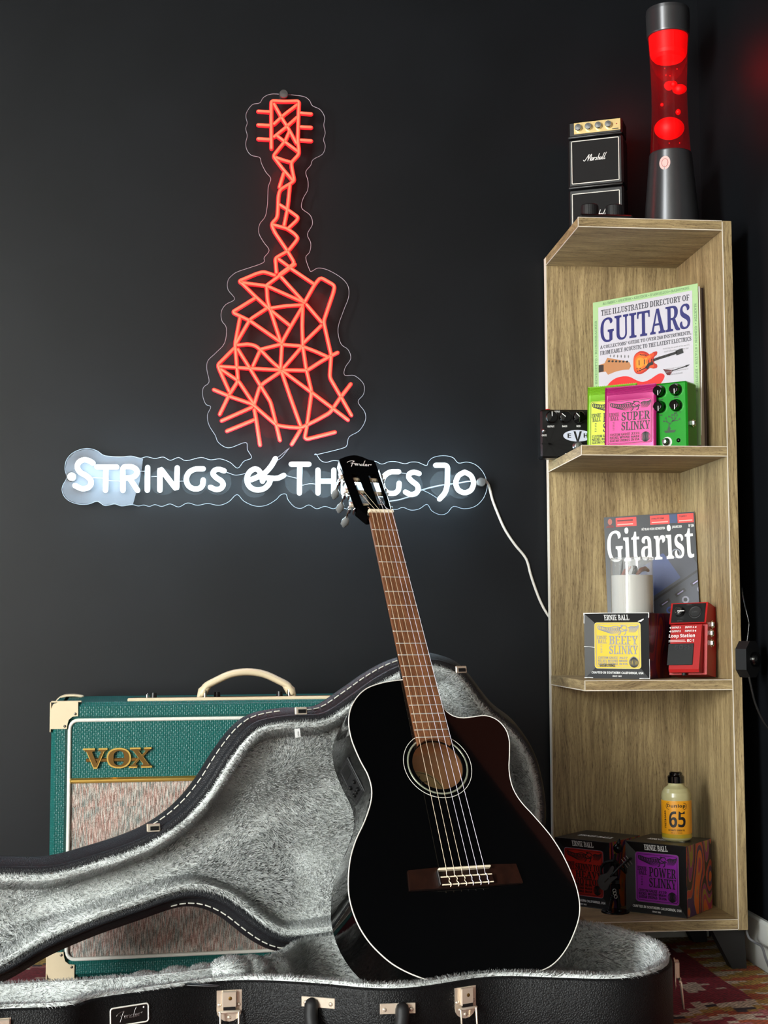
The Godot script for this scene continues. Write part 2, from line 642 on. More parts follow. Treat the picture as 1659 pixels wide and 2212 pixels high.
func build_rug() -> void:
	var im := Image.create(1024, 1024, false, Image.FORMAT_RGB8)
	var n := noise(0.9, 71, FastNoiseLite.TYPE_SIMPLEX, 2)
	var n2 := noise(0.012, 72)
	var field := Color(0.56, 0.11, 0.18)
	var beige := Color(0.84, 0.77, 0.67)
	var ochre := Color(0.72, 0.56, 0.24)
	var rose := Color(0.74, 0.42, 0.42)
	var dark := Color(0.20, 0.15, 0.19)
	var rust := Color(0.72, 0.33, 0.16)
	for y in 1024:
		for x in 1024:
			# stepped outlines of a woven carpet: 8-thread steps
			var sx := float(int(x / 7) * 7)
			var sy := float(int(y / 5) * 5)
			var zig := absf(fposmod(sx, 190.0) - 95.0)
			var v := fposmod(sy + zig * 0.9 + n2.get_noise_2d(sx, sy) * 70.0, 260.0)
			var c := field
			if v < 26.0:
				c = beige
			elif v < 44.0:
				c = dark if fposmod(sx + sy, 34.0) < 14.0 else ochre
			elif v < 66.0:
				c = rose if fposmod(sx * 1.3 - sy, 60.0) < 24.0 else rust
			elif v < 78.0:
				c = beige
			elif v > 150.0 and v < 176.0 and zig > 28.0 and zig < 58.0:
				c = beige.lerp(rose, 0.35)
			elif v > 196.0 and v < 222.0 and zig < 30.0:
				c = ochre
			if x > 985 or x < 36 or y < 22:
				c = ochre if fposmod(sx + sy * 1.6, 40.0) < 18.0 else (beige if fposmod(sy, 30.0) < 12.0 else rust)
			var t := 0.80 + 0.30 * n.get_noise_2d(x, y) + (0.10 if (x + y) % 4 < 2 else -0.08)
			im.set_pixel(x, y, Color(c.r * t, c.g * t, c.b * t))
	var m := mat(Color.WHITE, 0.95)
	m.albedo_texture = image_tex(im)
	m.uv1_scale = Vector3.ONE
	bump(m, noise_tex(0.3, 73, 512), 0.15)
	# a gently waved sheet with thickness; it runs up a little against the skirting on the right
	var st := begin(true)
	var x0 := -1.6
	var x1 := 0.902
	var z0 := 0.018
	var z1 := 2.35
	var nx := 90
	var nz := 60
	var wave := noise(1.7, 74, FastNoiseLite.TYPE_SIMPLEX_SMOOTH, 2)
	var H := func(x: float, z: float) -> float:
		var calm := clampf((x - 0.66) / 0.1, 0.0, 1.0) * clampf((z - 0.34) / 0.1, 0.0, 1.0)
		return 0.006 + calm * (0.010 * maxf(0.0, wave.get_noise_2d(x * 2.0, z * 2.0) + 0.1) + 0.022 * pow(clampf((x - 0.84) / 0.06, 0.0, 1.0), 2.0))
	for i in nx:
		for j in nz:
			var q := []
			for d in [[0, 0], [1, 0], [1, 1], [0, 1]]:
				var u: float = float(i + d[0]) / nx
				var v: float = float(j + d[1]) / nz
				q.append([Vector3(lerpf(x0, x1, u), H.call(lerpf(x0, x1, u), lerpf(z0, z1, v)), lerpf(z0, z1, v)), Vector2(u, v)])
			for k in [0, 1, 2, 0, 2, 3]:
				st.set_uv(q[k][1])
				st.add_vertex(q[k][0])
	for e in [[x0, z0, x1, z0], [x0, z1, x1, z1], [x0, z0, x0, z1], [x1, z0, x1, z1]]:
		for k in 60:
			var a := Vector2(e[0], e[1]).lerp(Vector2(e[2], e[3]), k / 60.0)
			var b := Vector2(e[0], e[1]).lerp(Vector2(e[2], e[3]), (k + 1) / 60.0)
			var ua := Vector2((a.x - x0) / (x1 - x0), (a.y - z0) / (z1 - z0))
			for p in [[a, 0], [b, 0], [b, 1], [a, 0], [b, 1], [a, 1]]:
				st.set_uv(ua)
				var pp: Vector2 = p[0]
				st.add_vertex(Vector3(pp.x, 0.0005 if p[1] == 0 else H.call(pp.x, pp.y), pp.y))
	var o := part("rug", done(st), m, self)
	o.set_meta("label", "dark red woven rug with beige and ochre zigzag motifs on the floor")
	o.set_meta("category", "rug")

# ---------------------------------------------------------------- oak shelf unit
func build_shelf_unit() -> void:
	var xo := 0.874
	var xi := 0.856
	var zf := 0.301
	var zb := 0.028
	var xl := 0.592
	var t := thing("shelf_unit", "tall narrow oak shelf unit with four shelves in the dark corner", "shelf", mv3(xo, 0, zb))
	var L := func(x: float, y: float, z: float) -> Vector3: return Vector3(x - xo, y, z - zb)
	part("side_panel", box(Vector3(0.018, 1.3311 - 0.077, zf - 0.010), 0.0006, L.call(xo - 0.009, (1.3311 + 0.077) / 2, (zf + 0.010) / 2)), M.oak, t)
	part("back_panel", box(Vector3(xi - xl + 0.0005, 1.3311 - 0.079, 0.018), 0.0006, L.call((xi + xl) / 2, (1.3311 + 0.079) / 2, zb - 0.009)), M.oak, t)
	for y in SHELF_TOP:
		var s := part("shelf", box(Vector3(xi - xl, 0.018, zf - zb), 0.0006, L.call((xi + xl) / 2, y - 0.009, (zf + zb) / 2)), M.oak_lying, t)
		var st := begin()
		add_box(st, Vector3(xi - xl, 0.0014, 0.0012), 0.0, Transform3D(Basis(), L.call((xi + xl) / 2, y - 0.0175, zf)))
		add_box(st, Vector3(xi - xl, 0.0010, 0.0010), 0.0, Transform3D(Basis(), L.call((xi + xl) / 2, y - 0.0004, zf)))
		add_box(st, Vector3(0.0012, 0.018, 0.0012), 0.0, Transform3D(Basis(), L.call(xl, y - 0.009, zf)))
		add_box(st, Vector3(0.0012, 0.0014, zf - zb), 0.0, Transform3D(Basis(), L.call(xl, y - 0.0175, (zf + zb) / 2)))
		part("edge_band", done(st), M.band, s)
	var eb := begin()
	add_box(eb, Vector3(0.0014, 1.25, 0.0014), 0.0, Transform3D(Basis(), L.call(xi + 0.0006, 0.704, zf)))
	add_box(eb, Vector3(0.0016, 1.25, 0.0012), 0.0, Transform3D(Basis(), L.call(xl, 0.704, zb)))
	add_box(eb, Vector3(0.0008, 1.25, 0.012), 0.0, Transform3D(Basis(), L.call(xl - 0.0002, 0.704, zb - 0.009)))
	part("edge_band", done(eb), M.band, t)
	for p in [[0.845, 0.262, 1.0], [0.62, 0.262, -1.0], [0.845, 0.05, 1.0], [0.62, 0.05, -1.0]]:
		var st := begin()
		var s: float = p[2]
		var top := 0.078
		var a := []
		for q in [[-0.030, top], [0.030, top], [0.013 + s * 0.020, 0.0065], [-0.013 + s * 0.020, 0.0065]]:
			a.append(Vector2(p[0] - xo + q[0], q[1]))
		add_prism(st, PackedVector2Array(a), p[1] - zb - 0.012, p[1] - zb + 0.016)
		part("leg", done(st), M.black_soft, t, Transform3D(), "tapered black splayed leg")

# ---------------------------------------------------------------- green amplifier
func build_amplifier() -> void:
	var tl := atz(108, 1522, 0.302)
	var ang := 5.0
	var w := 0.600
	var h := 0.452
	var d := 0.225
	var xf := stand(tl.x + 0.003, 0.020, 0.305, -ang, 0, 0, w, 0)
	xf.origin.y = 0.026
	var t := thing("guitar_amplifier", "green combo amplifier with cream handle and gold letters behind the open case", "amplifier", xf)
	# cabinet as a ring of four boards around the set-back front
	var side := 0.030
	part("side_board", box(Vector3(side, h, d), 0.007, Vector3(-w / 2 + side / 2, h / 2, -d / 2)), M.tolex, t)
	part("side_board", box(Vector3(side, h, d), 0.007, Vector3(w / 2 - side / 2, h / 2, -d / 2)), M.tolex, t)
	part("top_board", box(Vector3(w - 0.02, side, d), 0.007, Vector3(0, h - side / 2, -d / 2)), M.tolex, t)
	part("bottom_board", box(Vector3(w - 0.02, side, d), 0.007, Vector3(0, side / 2, -d / 2)), M.tolex, t)
	part("back_board", box(Vector3(w - 0.03, h - 0.03, 0.012), 0.001, Vector3(0, h / 2, -d + 0.012)), M.black, t)
	var iw := w - 2 * side
	var ih := h - 2 * side
	var gold_y := 0.322
	part("front_panel", box(Vector3(iw, h - side - gold_y, 0.012), 0.0, Vector3(0, (gold_y + h - side) / 2, -0.010)), M.tolex, t)
	part("grille_cloth", box(Vector3(iw, gold_y - side, 0.012), 0.0, Vector3(0, (gold_y + side) / 2, -0.012)), M.grille, t, Transform3D(), "rose and teal streaked grille cloth")
	part("gold_strip", box(Vector3(iw, 0.0085, 0.010), 0.003, Vector3(0, gold_y, -0.004)), M.gold, t)
	var rr := moved(rrect(iw, ih, 0.014), Vector2(0, h / 2))
	part("piping", tube(lift(rr, -0.0035), 0.0032, 8, true), M.piping, t, Transform3D(), "white piping")
	# corner protectors: two wings with a rounded outer corner
	for cx in [-1.0, 1.0]:
		for cy in [0.0, 1.0]:
			var ox: float = cx * w / 2
			var oy: float = cy * h
			var sy: float = 1.0 if cy == 0.0 else -1.0
			var pts := [Vector2(0.000, 0.045), Vector2(0.000, 0.014), Vector2(0.004, 0.004), Vector2(0.014, 0.000), Vector2(0.045, 0.000), Vector2(0.045, 0.024), Vector2(0.036, 0.025), Vector2(0.030, 0.030), Vector2(0.028, 0.037), Vector2(0.027, 0.045)]
			var poly := PackedVector2Array()
			for q in pts:
				poly.append(Vector2(ox - cx * (q.x - 0.0015), oy + sy * (q.y - 0.0015)))
			var c := part("corner_protector", prism(poly, -0.001, 0.0022), M.cream, t, Transform3D(), "cream corner protector")
			var lip := begin()
			add_box(lip, Vector3(0.0022, 0.050, 0.016), 0.0008, Transform3D(Basis(), Vector3(ox + cx * 0.0014, oy + sy * 0.024, -0.007)))
			add_box(lip, Vector3(0.050, 0.0022, 0.016), 0.0008, Transform3D(Basis(), Vector3(ox - cx * 0.024, oy - sy * 0.0014, -0.007)))
			part("wing", done(lip), M.cream, c)
			for q in [Vector2(0.039, 0.019), Vector2(0.022, 0.039)]:
				part("screw", lathe([Vector2(0.0024, 0), Vector2(0.002, 0.0008), Vector2(0, 0.001)], 12), M.screw, c, out_of_front(ox - cx * q.x, oy + sy * q.y, 0.0022))
	# rear corner guard, seen over the top left edge
	for cx in [-1.0, 1.0]:
		var arc := []
		var ox: float = cx * w / 2
		for q in [Vector2(0.001, -0.060), Vector2(-0.002, -0.045), Vector2(-0.002, -0.018), Vector2(0.003, -0.005), Vector2(0.014, 0.002), Vector2(0.032, 0.003), Vector2(0.046, 0.001)]:
			arc.append(Vector3(ox - cx * q.x, h + q.y, -d + 0.03))
		part("corner_protector", tube(smooth_path(arc, 4), 0.0028, 8, false, Vector3(0, 0, 1), 6.0), M.cream, t)
	# top fittings
	part("control_panel_edge", box(Vector3(0.46, 0.006, 0.012), 0.0015, Vector3(0.055, h + 0.002, -0.022)), M.cream, t)
	part("control_panel", box(Vector3(0.44, 0.003, 0.075), 0.001, Vector3(0.055, h + 0.001, -0.068)), M.dull_gold, t)
	for k in 4:
		part("knob", lathe([Vector2(0.006, 0), Vector2(0.005, 0.010), Vector2(0, 0.0105)], 14), M.black, t, mv3(-0.13 + k * 0.11, h + 0.002, -0.07))
	part("switch", lathe([Vector2(0.0022, 0), Vector2(0.0022, 0.010), Vector2(0.0012, 0.012), Vector2(0, 0.0122)], 10), M.chrome, t, mv3(-0.142, h, -0.035))
	var hc := 0.085
	var arch := []
	for q in [Vector2(-0.080, 0.010), Vector2(-0.074, 0.022), Vector2(-0.058, 0.031), Vector2(-0.03, 0.043), Vector2(0.0, 0.047), Vector2(0.03, 0.043), Vector2(0.058, 0.031), Vector2(0.074, 0.022), Vector2(0.080, 0.010)]:
		arch.append(Vector3(hc - 0.055 + q.x * 0.97, h + q.y, -0.045))
	var hd := part("handle", tube(smooth_path(arch, 4), 0.0064, 10, false, Vector3(0, 0, 1), 2.0), M.cream, t, Transform3D(), "cream moulded strap handle")
	for s in [-1.0, 1.0]:
		part("end_cap", tube([Vector3(hc - 0.055 + s * 0.083, h + 0.004, -0.045), Vector3(hc - 0.055 + s * 0.077, h + 0.013, -0.045), Vector3(hc - 0.055 + s * 0.066, h + 0.026, -0.045)], [0.004, 0.009, 0.006], 10, false, Vector3(0, 0, 1), 1.5), M.cream, hd)
		part("post", lathe([Vector2(0.003, 0), Vector2(0.003, 0.016)], 10), M.chrome, hd, mv3(hc - 0.055 + s * 0.073, h, -0.036))
	# raised gold letters joined by a bar
	var bar := part("logo_bar", box(Vector3(0.085, 0.006, 0.003), 0.001, Vector3(-0.200, 0.3555, -0.0015)), M.dull_gold, t)
	bar.name = "logo_bar"
	var lx := [-0.2275, -0.1885, -0.1525]
	var lw := [0.040, 0.040, 0.038]
	for k in 3:
		var ch: String = "VOX"[k]
		var l := words(t, ch, serif, lw[k], 0.034, mv3(lx[k], 0.3585, -0.004), M.gold, 0.006, "letter")
		words(l, ch, serif, lw[k] - 0.005, 0.029, mv3(0, 0, 0.0042), M.dull_gold, 0.002, "inlay")
	for cx in [-1.0, 1.0]:
		for cz in [-0.03, -0.19]:
			part("foot", lathe([Vector2(0.014, -0.0195), Vector2(0.017, 0.002), Vector2(0, 0.003)], 16), M.black, t, mv3(cx * 0.25, 0, cz))
	for y in [0.36, 0.10]:
		part("side_button", lathe([Vector2(0.008, 0), Vector2(0.006, 0.005), Vector2(0, 0.006)], 12), M.black, t, Transform3D(Basis(Vector3(0, 1, 0), Vector3(-1, 0, 0), Vector3(0, 0, 1)), Vector3(-w / 2, y, -d + 0.03)))

# ---------------------------------------------------------------- open guitar case
# outline offset inwards (both given as even closed loops of Vector2, counter-clockwise)
func inset(p: Array, by: float) -> Array:
	var n := p.size()
	var out := []
	for i in n:
		var t: Vector2 = (p[(i + 2) % n] - p[(i - 2 + n) % n]).normalized()
		out.append(p[i] + Vector2(-t.y, t.x) * by)
	return out
func ccw(p: Array) -> Array:
	var a := 0.0
	for i in p.size():
		a += p[i].cross(p[(i + 1) % p.size()])
	if a < 0:
		p.reverse()
	return p
func resampled(p: Array, n: int) -> Array:
	var total := 0.0
	for i in p.size():
		total += p[i].distance_to(p[(i + 1) % p.size()])
	var out := even(p, total / n, true)
	while out.size() > n:
		out.pop_back()
	while out.size() < n:
		out.append(p[p.size() - 1].lerp(p[0], 0.5))
	return out
# skin between loops of equal length: each entry is [loop of Vector2, height above the rim plane]; place maps (x, y, height)
func add_loft(st: SurfaceTool, loops: Array, place: Callable, fill_last := false, tris = null) -> void:
	for l in loops.size() - 1:
		var a: Array = loops[l][0]
		var b: Array = loops[l + 1][0]
		var n := a.size()
		for i in n:
			var j := (i + 1) % n
			var q := [place.call(a[i], loops[l][1]), place.call(a[j], loops[l][1]), place.call(b[j], loops[l + 1][1]), place.call(b[i], loops[l + 1][1])]
			quad(st, q[0], q[1], q[2], q[3])
			if tris != null:
				tris.append([q[0], q[1], q[2]])
				tris.append([q[0], q[2], q[3]])
	if fill_last:
		var e: Array = loops[loops.size() - 1]
		var poly := to_poly(e[0])
		var idx := Geometry2D.triangulate_polygon(poly)
		for k in range(0, idx.size(), 3):
			var q := [place.call(poly[idx[k]], e[1]), place.call(poly[idx[k + 1]], e[1]), place.call(poly[idx[k + 2]], e[1])]
			tri(st, q[0], q[1], q[2])
			if tris != null:
				tris.append(q)
# soft fibres standing on a list of triangles, leaning with a slow noise; too many to count, so one mesh
func pile(parent: Node3D, tris: Array, count: int, long: float, seed_: int, toward: Vector3) -> void:
	var areas := PackedFloat32Array()
	var sum := 0.0
	for t in tris:
		sum += 0.5 * (t[1] - t[0]).cross(t[2] - t[0]).length()
		areas.append(sum)
	var rng := RandomNumberGenerator.new()
	rng.seed = seed_
	var swirl := noise(7.0, seed_, FastNoiseLite.TYPE_SIMPLEX_SMOOTH, 2)
	var shade := noise(16.0, seed_ + 1, FastNoiseLite.TYPE_SIMPLEX_SMOOTH, 3)
	var vs := PackedVector3Array()
	var ns := PackedVector3Array()
	var cs := PackedColorArray()
	vs.resize(count * 9)
	ns.resize(count * 9)
	cs.resize(count * 9)
	for i in count:
		var k := areas.bsearch(rng.randf() * sum)
		var t: Array = tris[mini(k, tris.size() - 1)]
		var u := sqrt(rng.randf())
		var v := rng.randf()
		var p: Vector3 = t[0] * (1.0 - u) + t[1] * (u * (1.0 - v)) + t[2] * (u * v)
		var nn: Vector3 = (t[1] - t[0]).cross(t[2] - t[0]).normalized()
		if nn.dot(toward) < 0.0 and absf(nn.dot(toward)) > 0.2:
			nn = -nn
		var lean := Vector3(swirl.get_noise_3dv(p), swirl.get_noise_3dv(p + Vector3(7, 3, 1)), swirl.get_noise_3dv(p + Vector3(2, 9, 5))) * 1.6
		lean += Vector3(rng.randf() - 0.5, rng.randf() - 0.5, rng.randf() - 0.5) * 0.8
		var y := (nn + lean * 0.9).normalized()
		if y.dot(nn) < 0.25:
			y = (y + nn * 0.6).normalized()
		var x := y.cross(Vector3(rng.randf() - 0.5, rng.randf() - 0.5, rng.randf() - 0.5)).normalized() * 0.00031
		var L := long * (0.6 + 0.7 * rng.randf())
		var m := p + y * (L * 0.55)
		var e := p + (y * 1.0 - nn * 0.18) * L
		var g := PILE_TONE + 0.16 * shade.get_noise_3dv(p) + 0.12 * (rng.randf() - 0.5)
		var c := Color(g * 0.975, g, g * 0.985)
		var o := i * 9
		vs[o] = p - x
		vs[o + 1] = m - x * 0.8
		vs[o + 2] = p + x
		vs[o + 3] = p + x
		vs[o + 4] = m - x * 0.8
		vs[o + 5] = m + x * 0.8
		vs[o + 6] = m - x * 0.8
		vs[o + 7] = e
		vs[o + 8] = m + x * 0.8
		var fn := (nn + y * 0.3).normalized()
		for q in 9:
			ns[o + q] = fn
			cs[o + q] = c
	var arr := []
	arr.resize(Mesh.ARRAY_MAX)
	arr[Mesh.ARRAY_VERTEX] = vs
	arr[Mesh.ARRAY_NORMAL] = ns
	arr[Mesh.ARRAY_COLOR] = cs
	var am := ArrayMesh.new()
	am.add_surface_from_arrays(Mesh.PRIMITIVE_TRIANGLES, arr)
	var o := part("plush_pile", am, M.pile, parent, Transform3D(), "silver grey plush pile")
	o.set_meta("kind", "stuff")

func latch(parent: Node3D, at: Vector3, out: Vector3, open_down := true) -> void:
	# draw latch: plate with rounded foot, raised lever housing, rivets, hanging loop
	var n := Vector3(out.x, 0, out.z).normalized()
	var xf := Transform3D(Basis(Vector3.UP.cross(n), Vector3.UP, n), at)
	var plate := PackedVector2Array([Vector2(-0.0170, 0.0), Vector2(0.0170, 0.0), Vector2(0.0170, -0.026)])
	for k in 9:
		var a := PI * k / 8.0
		plate.append(Vector2(0.0170 * cos(a), -0.027 - 0.0150 * sin(a)))
	plate.append(Vector2(-0.0170, -0.026))
	var o := part("latch", prism(plate, 0.0, 0.0016), M.nickel, parent, xf, "nickel draw latch")
	var h := begin()
	add_box(h, Vector3(0.020, 0.023, 0.0065), 0.0012, mv3(0, -0.0122, 0.004))
	part("lever", done(h), M.nickel, o)
	part("slot", box(Vector3(0.0165, 0.005, 0.003), 0.0, Vector3(0, -0.0235, 0.0062)), M.black, o)
	for s in [-1.0, 1.0]:
		part("rivet", lathe([Vector2(0.0028, 0), Vector2(0.002, 0.0012), Vector2(0, 0.0016)], 12), M.nickel, o, out_of_front(s * 0.0132, -0.0195, 0.0016))
	part("rivet", lathe([Vector2(0.0028, 0), Vector2(0.002, 0.0012), Vector2(0, 0.0016)], 12), M.nickel, o, out_of_front(0, -0.0365, 0.0016))
	part("lock_hole", lathe([Vector2(0.0026, 0), Vector2(0.0018, 0.0004), Vector2(0, 0.0004)], 12), M.dull_gold, o, out_of_front(0.001, -0.010, 0.0073))
	var lp := [Vector3(-0.0125, -0.028, 0.009), Vector3(-0.0125, -0.066, 0.012), Vector3(0.0125, -0.066, 0.012), Vector3(0.0125, -0.028, 0.009)]
	part("loop", tube(lp, 0.0014, 8), M.nickel, o)
	part("hinge_bar", tube([Vector3(-0.0135, -0.0275, 0.0075), Vector3(0.0135, -0.0275, 0.0075)], 0.0022, 8), M.nickel, o)

func build_guitar_case() -> void:
	var rim := 0.120
	var front := [[-30, 2186], [0, 2181], [145, 2174], [217, 2156], [362, 2136], [470, 2121], [572, 2119], [693, 2126], [789, 2135], [866, 2136], [934, 2129], [1030, 2114], [1100, 2110], [1200, 2113], [1300, 2116], [1366, 2113], [1420, 2101]]
	var base := []
	base.append(Vector2(-0.425, 0.800))
	base.append(Vector2(-0.400, 0.850))
	for q in front:
		var p := aty(q[0], q[1], rim)
		base.append(Vector2(p.x, p.z))
	for q in [[0.612, 0.712], [0.630, 0.650], [0.636, 0.590], [0.620, 0.520], [0.585, 0.455], [0.530, 0.408], [0.460, 0.384], [0.390, 0.392], [0.320, 0.425], [0.255, 0.457], [0.190, 0.468], [0.135, 0.475], [0.085, 0.510], [0.045, 0.590], [-0.015, 0.650], [-0.100, 0.690], [-0.200, 0.715], [-0.310, 0.728], [-0.400, 0.750]]:
		base.append(Vector2(q[0], q[1]))
	var org := Vector2(0.2, 0.62)
	var t := thing("guitar_case", "open black hard guitar case lined with silver grey plush, lid raised", "guitar case", mv3(org.x, 0.006, org.y))
	# base shell: outline in (x, -z) so that it is counter-clockwise seen from above
	var loop := []
	for p in smooth_path(base, 8, true):
		loop.append(Vector2(p.x - org.x, -(p.y - org.y)))
	loop = resampled(ccw(loop), 320)
	var put := func(p: Vector2, h: float) -> Vector3: return Vector3(p.x, rim + h - 0.006, -p.y)
	var st := begin(true)
	add_loft(st, [[inset(loop, 0.006), 0.0], [inset(loop, 0.0015), -0.001], [loop, -0.004], [loop, -0.09], [inset(loop, 0.006), -0.108], [inset(loop, 0.02), -0.1135]], put, true)
	part("base_shell", done(st), M.leather, t, Transform3D(), "black leatherette covered shell")
	var tris := []
	st = begin(true)
	add_loft(st, [[inset(loop, 0.0045), 0.000], [inset(loop, 0.007), 0.004], [inset(loop, 0.013), 0.004], [inset(loop, 0.019), -0.006], [inset(loop, 0.024), -0.030], [inset(loop, 0.027), -0.066]], put, true, tris)
	var lin := part("base_lining", done(st), M.plush, t, Transform3D(), "silver grey plush lining")
	# padded neck support and compartment lid end inside the neck part of the base
	var pads := []
	for e in [[500, 2098, 0.118, 0.030], [540, 2094, 0.116, 0.028], [440, 2112, 0.108, 0.026], [590, 2100, 0.100, 0.030], [380, 2118, 0.104, 0.026], [310, 2126, 0.100, 0.026], [560, 2112, 0.100, 0.026]]:
		var c := aty(e[0], e[1], e[2]) - Vector3(org.x, 0.006, org.y)
		var rings := begin(true)
		var local := []
		for a in 8:
			for b in 14:
				var q := []
				for d in [[0, 0], [1, 0], [1, 1], [0, 1]]:
					var la: float = -PI / 2 + PI * (a + d[0]) / 8.0
					var lo: float = TAU * (b + d[1]) / 14.0
					q.append(c + Vector3(cos(la) * cos(lo), sin(la) * 0.62, cos(la) * sin(lo)) * e[3])
				quad(rings, q[0], q[3], q[2], q[1])
				if a >= 3:
					pads.append([q[0], q[1], q[2]])
					pads.append([q[0], q[2], q[3]])
		part("neck_cushion", done(rings), M.plush, t)
	pile(t, tris, 165000, 0.0060, 11, Vector3.UP)
	pile(t, pads, 20000, 0.0060, 12, Vector3.UP)
	var strap0 := aty(408, 2127, 0.121) - t.position
	var strap1 := aty(470, 2130, 0.121) - t.position
	part("compartment_tab", tube([strap0, strap0.lerp(strap1, 0.5), strap1], [0.006, 0.005, 0.003], 8, false, Vector3.UP, 0.4), M.black, t)
	# hardware along the front
	for e in [[4, 2199], [495, 2138], [1004, 2131]]:
		var p := aty(e[0], 2100, rim)
		var best := 0
		var target := on_front(loop, org, e[0], e[1])
		latch(t, target[0] - t.position, target[1])
	latch(t, Vector3(0.6335, 0.112, 0.655) - t.position, Vector3(0.97, 0, 0.24))
	for e in [[688, 2165], [859, 2178]]:
		var q := on_front(loop, org, e[0], e[1])
		var n: Vector3 = q[1]
		var xf := Transform3D(Basis(Vector3.UP.cross(n), Vector3.UP, n), q[0] - t.position)
		var o := part("handle_bracket", box(Vector3(0.048, 0.014, 0.002), 0.0006, Vector3(0, 0, 0.001)), M.nickel, t, xf)
		for s in [-1.0, 1.0]:
			part("rivet", lathe([Vector2(0.0032, 0), Vector2(0.0024, 0.0012), Vector2(0, 0.0018)], 12), M.nickel, o, out_of_front(s * 0.018, -0.001, 0.002))
	var ha := on_front(loop, org, 676, 2168)
	var hb := on_front(loop, org, 868, 2178)
	var hp := []
	var mid: Vector3 = (ha[0] + hb[0]) / 2.0 - t.position
	for q in [[0.0, 0.0, 0.006], [0.02, -0.018, 0.014], [0.10, -0.040, 0.024], [0.25, -0.055, 0.032], [0.5, -0.060, 0.034], [0.75, -0.055, 0.032], [0.90, -0.040, 0.024], [0.98, -0.018, 0.014], [1.0, 0.0, 0.006]]:
		var p: Vector3 = ha[0].lerp(hb[0], q[0]) - t.position
		hp.append(p + Vector3(0, q[1], 0) + ha[1].lerp(hb[1], q[0]) * q[2])
	part("carry_handle", tube(smooth_path(hp, 5), 0.0095, 12), M.black_soft, t, Transform3D(), "black moulded carry handle")
	var bp := on_front(loop, org, 279, 2192)
	var bxf := Transform3D(Basis(Vector3.UP.cross(bp[1]), Vector3.UP, bp[1]), bp[0] - t.position)
	bxf = bxf.rotated_local(Vector3(0, 0, 1), 0.02)
	var badge := part("name_plate", prism(rrect(0.0530, 0.0245, 0.0035), 0.0, 0.0016), M.black, t, bxf, "black name plate with white border")
	part("border", tube(lift(rrect(0.0520, 0.0235, 0.0035), 0.0016), 0.0011, 6, true), M.piping, badge)
	script_logo(badge, 0.036, Transform3D(Basis(), Vector3(-0.018, -0.0065, 0.0017)), M.steel, 0.0010)
	part("pin", lathe([Vector2(0.0012, 0), Vector2(0, 0.0008)], 10), M.white, badge, out_of_front(0.0195, 0.0075, 0.0016))
	# lid: stands up behind, hinged on the far edge of the base, leaning back
	var h0 := Vector3(0.435, rim, 0.385)
	var hd := Vector3(-0.958, 0, 0.287).normalized()
	var back := -Vector3(0.287, 0, 0.958).normalized()
	var le := deg_to_rad(8.0)
	var up := Vector3.UP * cos(le) + back * sin(le)
	var nn := -back * cos(le) + Vector3.UP * sin(le)
	var edge := [[-0.085, 0.215], [-0.072, 0.270], [-0.040, 0.318], [0.002, 0.352], [0.049, 0.411], [0.083, 0.428], [0.117, 0.432], [0.168, 0.421], [0.212, 0.401], [0.253, 0.376], [0.300, 0.349], [0.335, 0.345], [0.366, 0.345], [0.412, 0.338], [0.440, 0.321], [0.470, 0.287], [0.500, 0.245], [0.530, 0.212], [0.565, 0.186], [0.609, 0.165], [0.675, 0.147], [0.740, 0.135], [0.812, 0.139], [0.880, 0.140], [0.920, 0.110], [0.930, 0.060], [0.915, 0.010], [0.870, -0.015], [0.812, -0.011], [0.747, 0.019], [0.680, 0.042], [0.611, 0.060], [0.560, 0.073], [0.530, 0.076], [0.500, 0.070], [0.468, 0.053], [0.425, 0.018], [0.390, -0.001], [0.350, -0.005], [0.300, -0.003], [0.240, 0.004], [0.170, 0.006], [0.090, 0.006], [0.020, 0.012], [-0.035, 0.050], [-0.070, 0.110], [-0.085, 0.160]]
	var lo := []
	for q in edge:
		lo.append(Vector2(-q[0], q[1]))
	var lid_loop := resampled(ccw(smooth_path(lo, 8, true)), 320)
	var lput := func(p: Vector2, h: float) -> Vector3: return h0 - hd * p.x + up * p.y + nn * h - t.position
	# binding bulges out a little, then the side wall flares to the domed back
	st = begin(true)
	add_loft(st, [[inset(lid_loop, 0.0115), 0.001], [inset(lid_loop, 0.0100), 0.004], [inset(lid_loop, 0.004), 0.0045], [inset(lid_loop, 0.0005), 0.003], [inset(lid_loop, -0.0010), -0.001], [inset(lid_loop, 0.001), -0.006], [inset(lid_loop, -0.0030), -0.008], [inset(lid_loop, -0.0140), -0.022], [inset(lid_loop, -0.0150), -0.030], [inset(lid_loop, -0.006), -0.042], [inset(lid_loop, 0.014), -0.0465]], lput, true)
	part("lid_shell", done(st), M.binding, t, Transform3D(), "black leatherette lid")
	tris = []
	st = begin(true)
	add_loft(st, [[inset(lid_loop, 0.0105), 0.002], [inset(lid_loop, 0.0125), 0.006], [inset(lid_loop, 0.019), 0.006], [inset(lid_loop, 0.0245), -0.004], [inset(lid_loop, 0.027), -0.020], [inset(lid_loop, 0.030), -0.034]], lput, true, tris)
	part("lid_lining", done(st), M.plush, t)
	pile(t, tris, 215000, 0.0056, 13, nn)
	# white saddle stitches on the flared side
	var sl := even(inset(lid_loop, -0.0095), 0.0135, true)
	var sst := begin()
	for i in sl.size():
		var p: Vector2 = sl[i]
		var u := -p.x
		var vis: bool = (u > 0.10 and u < 0.34 and p.y > 0.3) or (u > 0.36 and u < 0.58 and p.y > 0.19) or (u > 0.36 and u < 0.56 and p.y < 0.12)
		if not vis:
			continue
		var q: Vector2 = sl[(i + 1) % sl.size()]
		var a: Vector3 = lput.call(p, -0.0155)
		var b: Vector3 = lput.call(p.lerp(q, 0.62), -0.0155)
		add_tube(sst, [a, a.lerp(b, 0.5), b], 0.0010, 6)
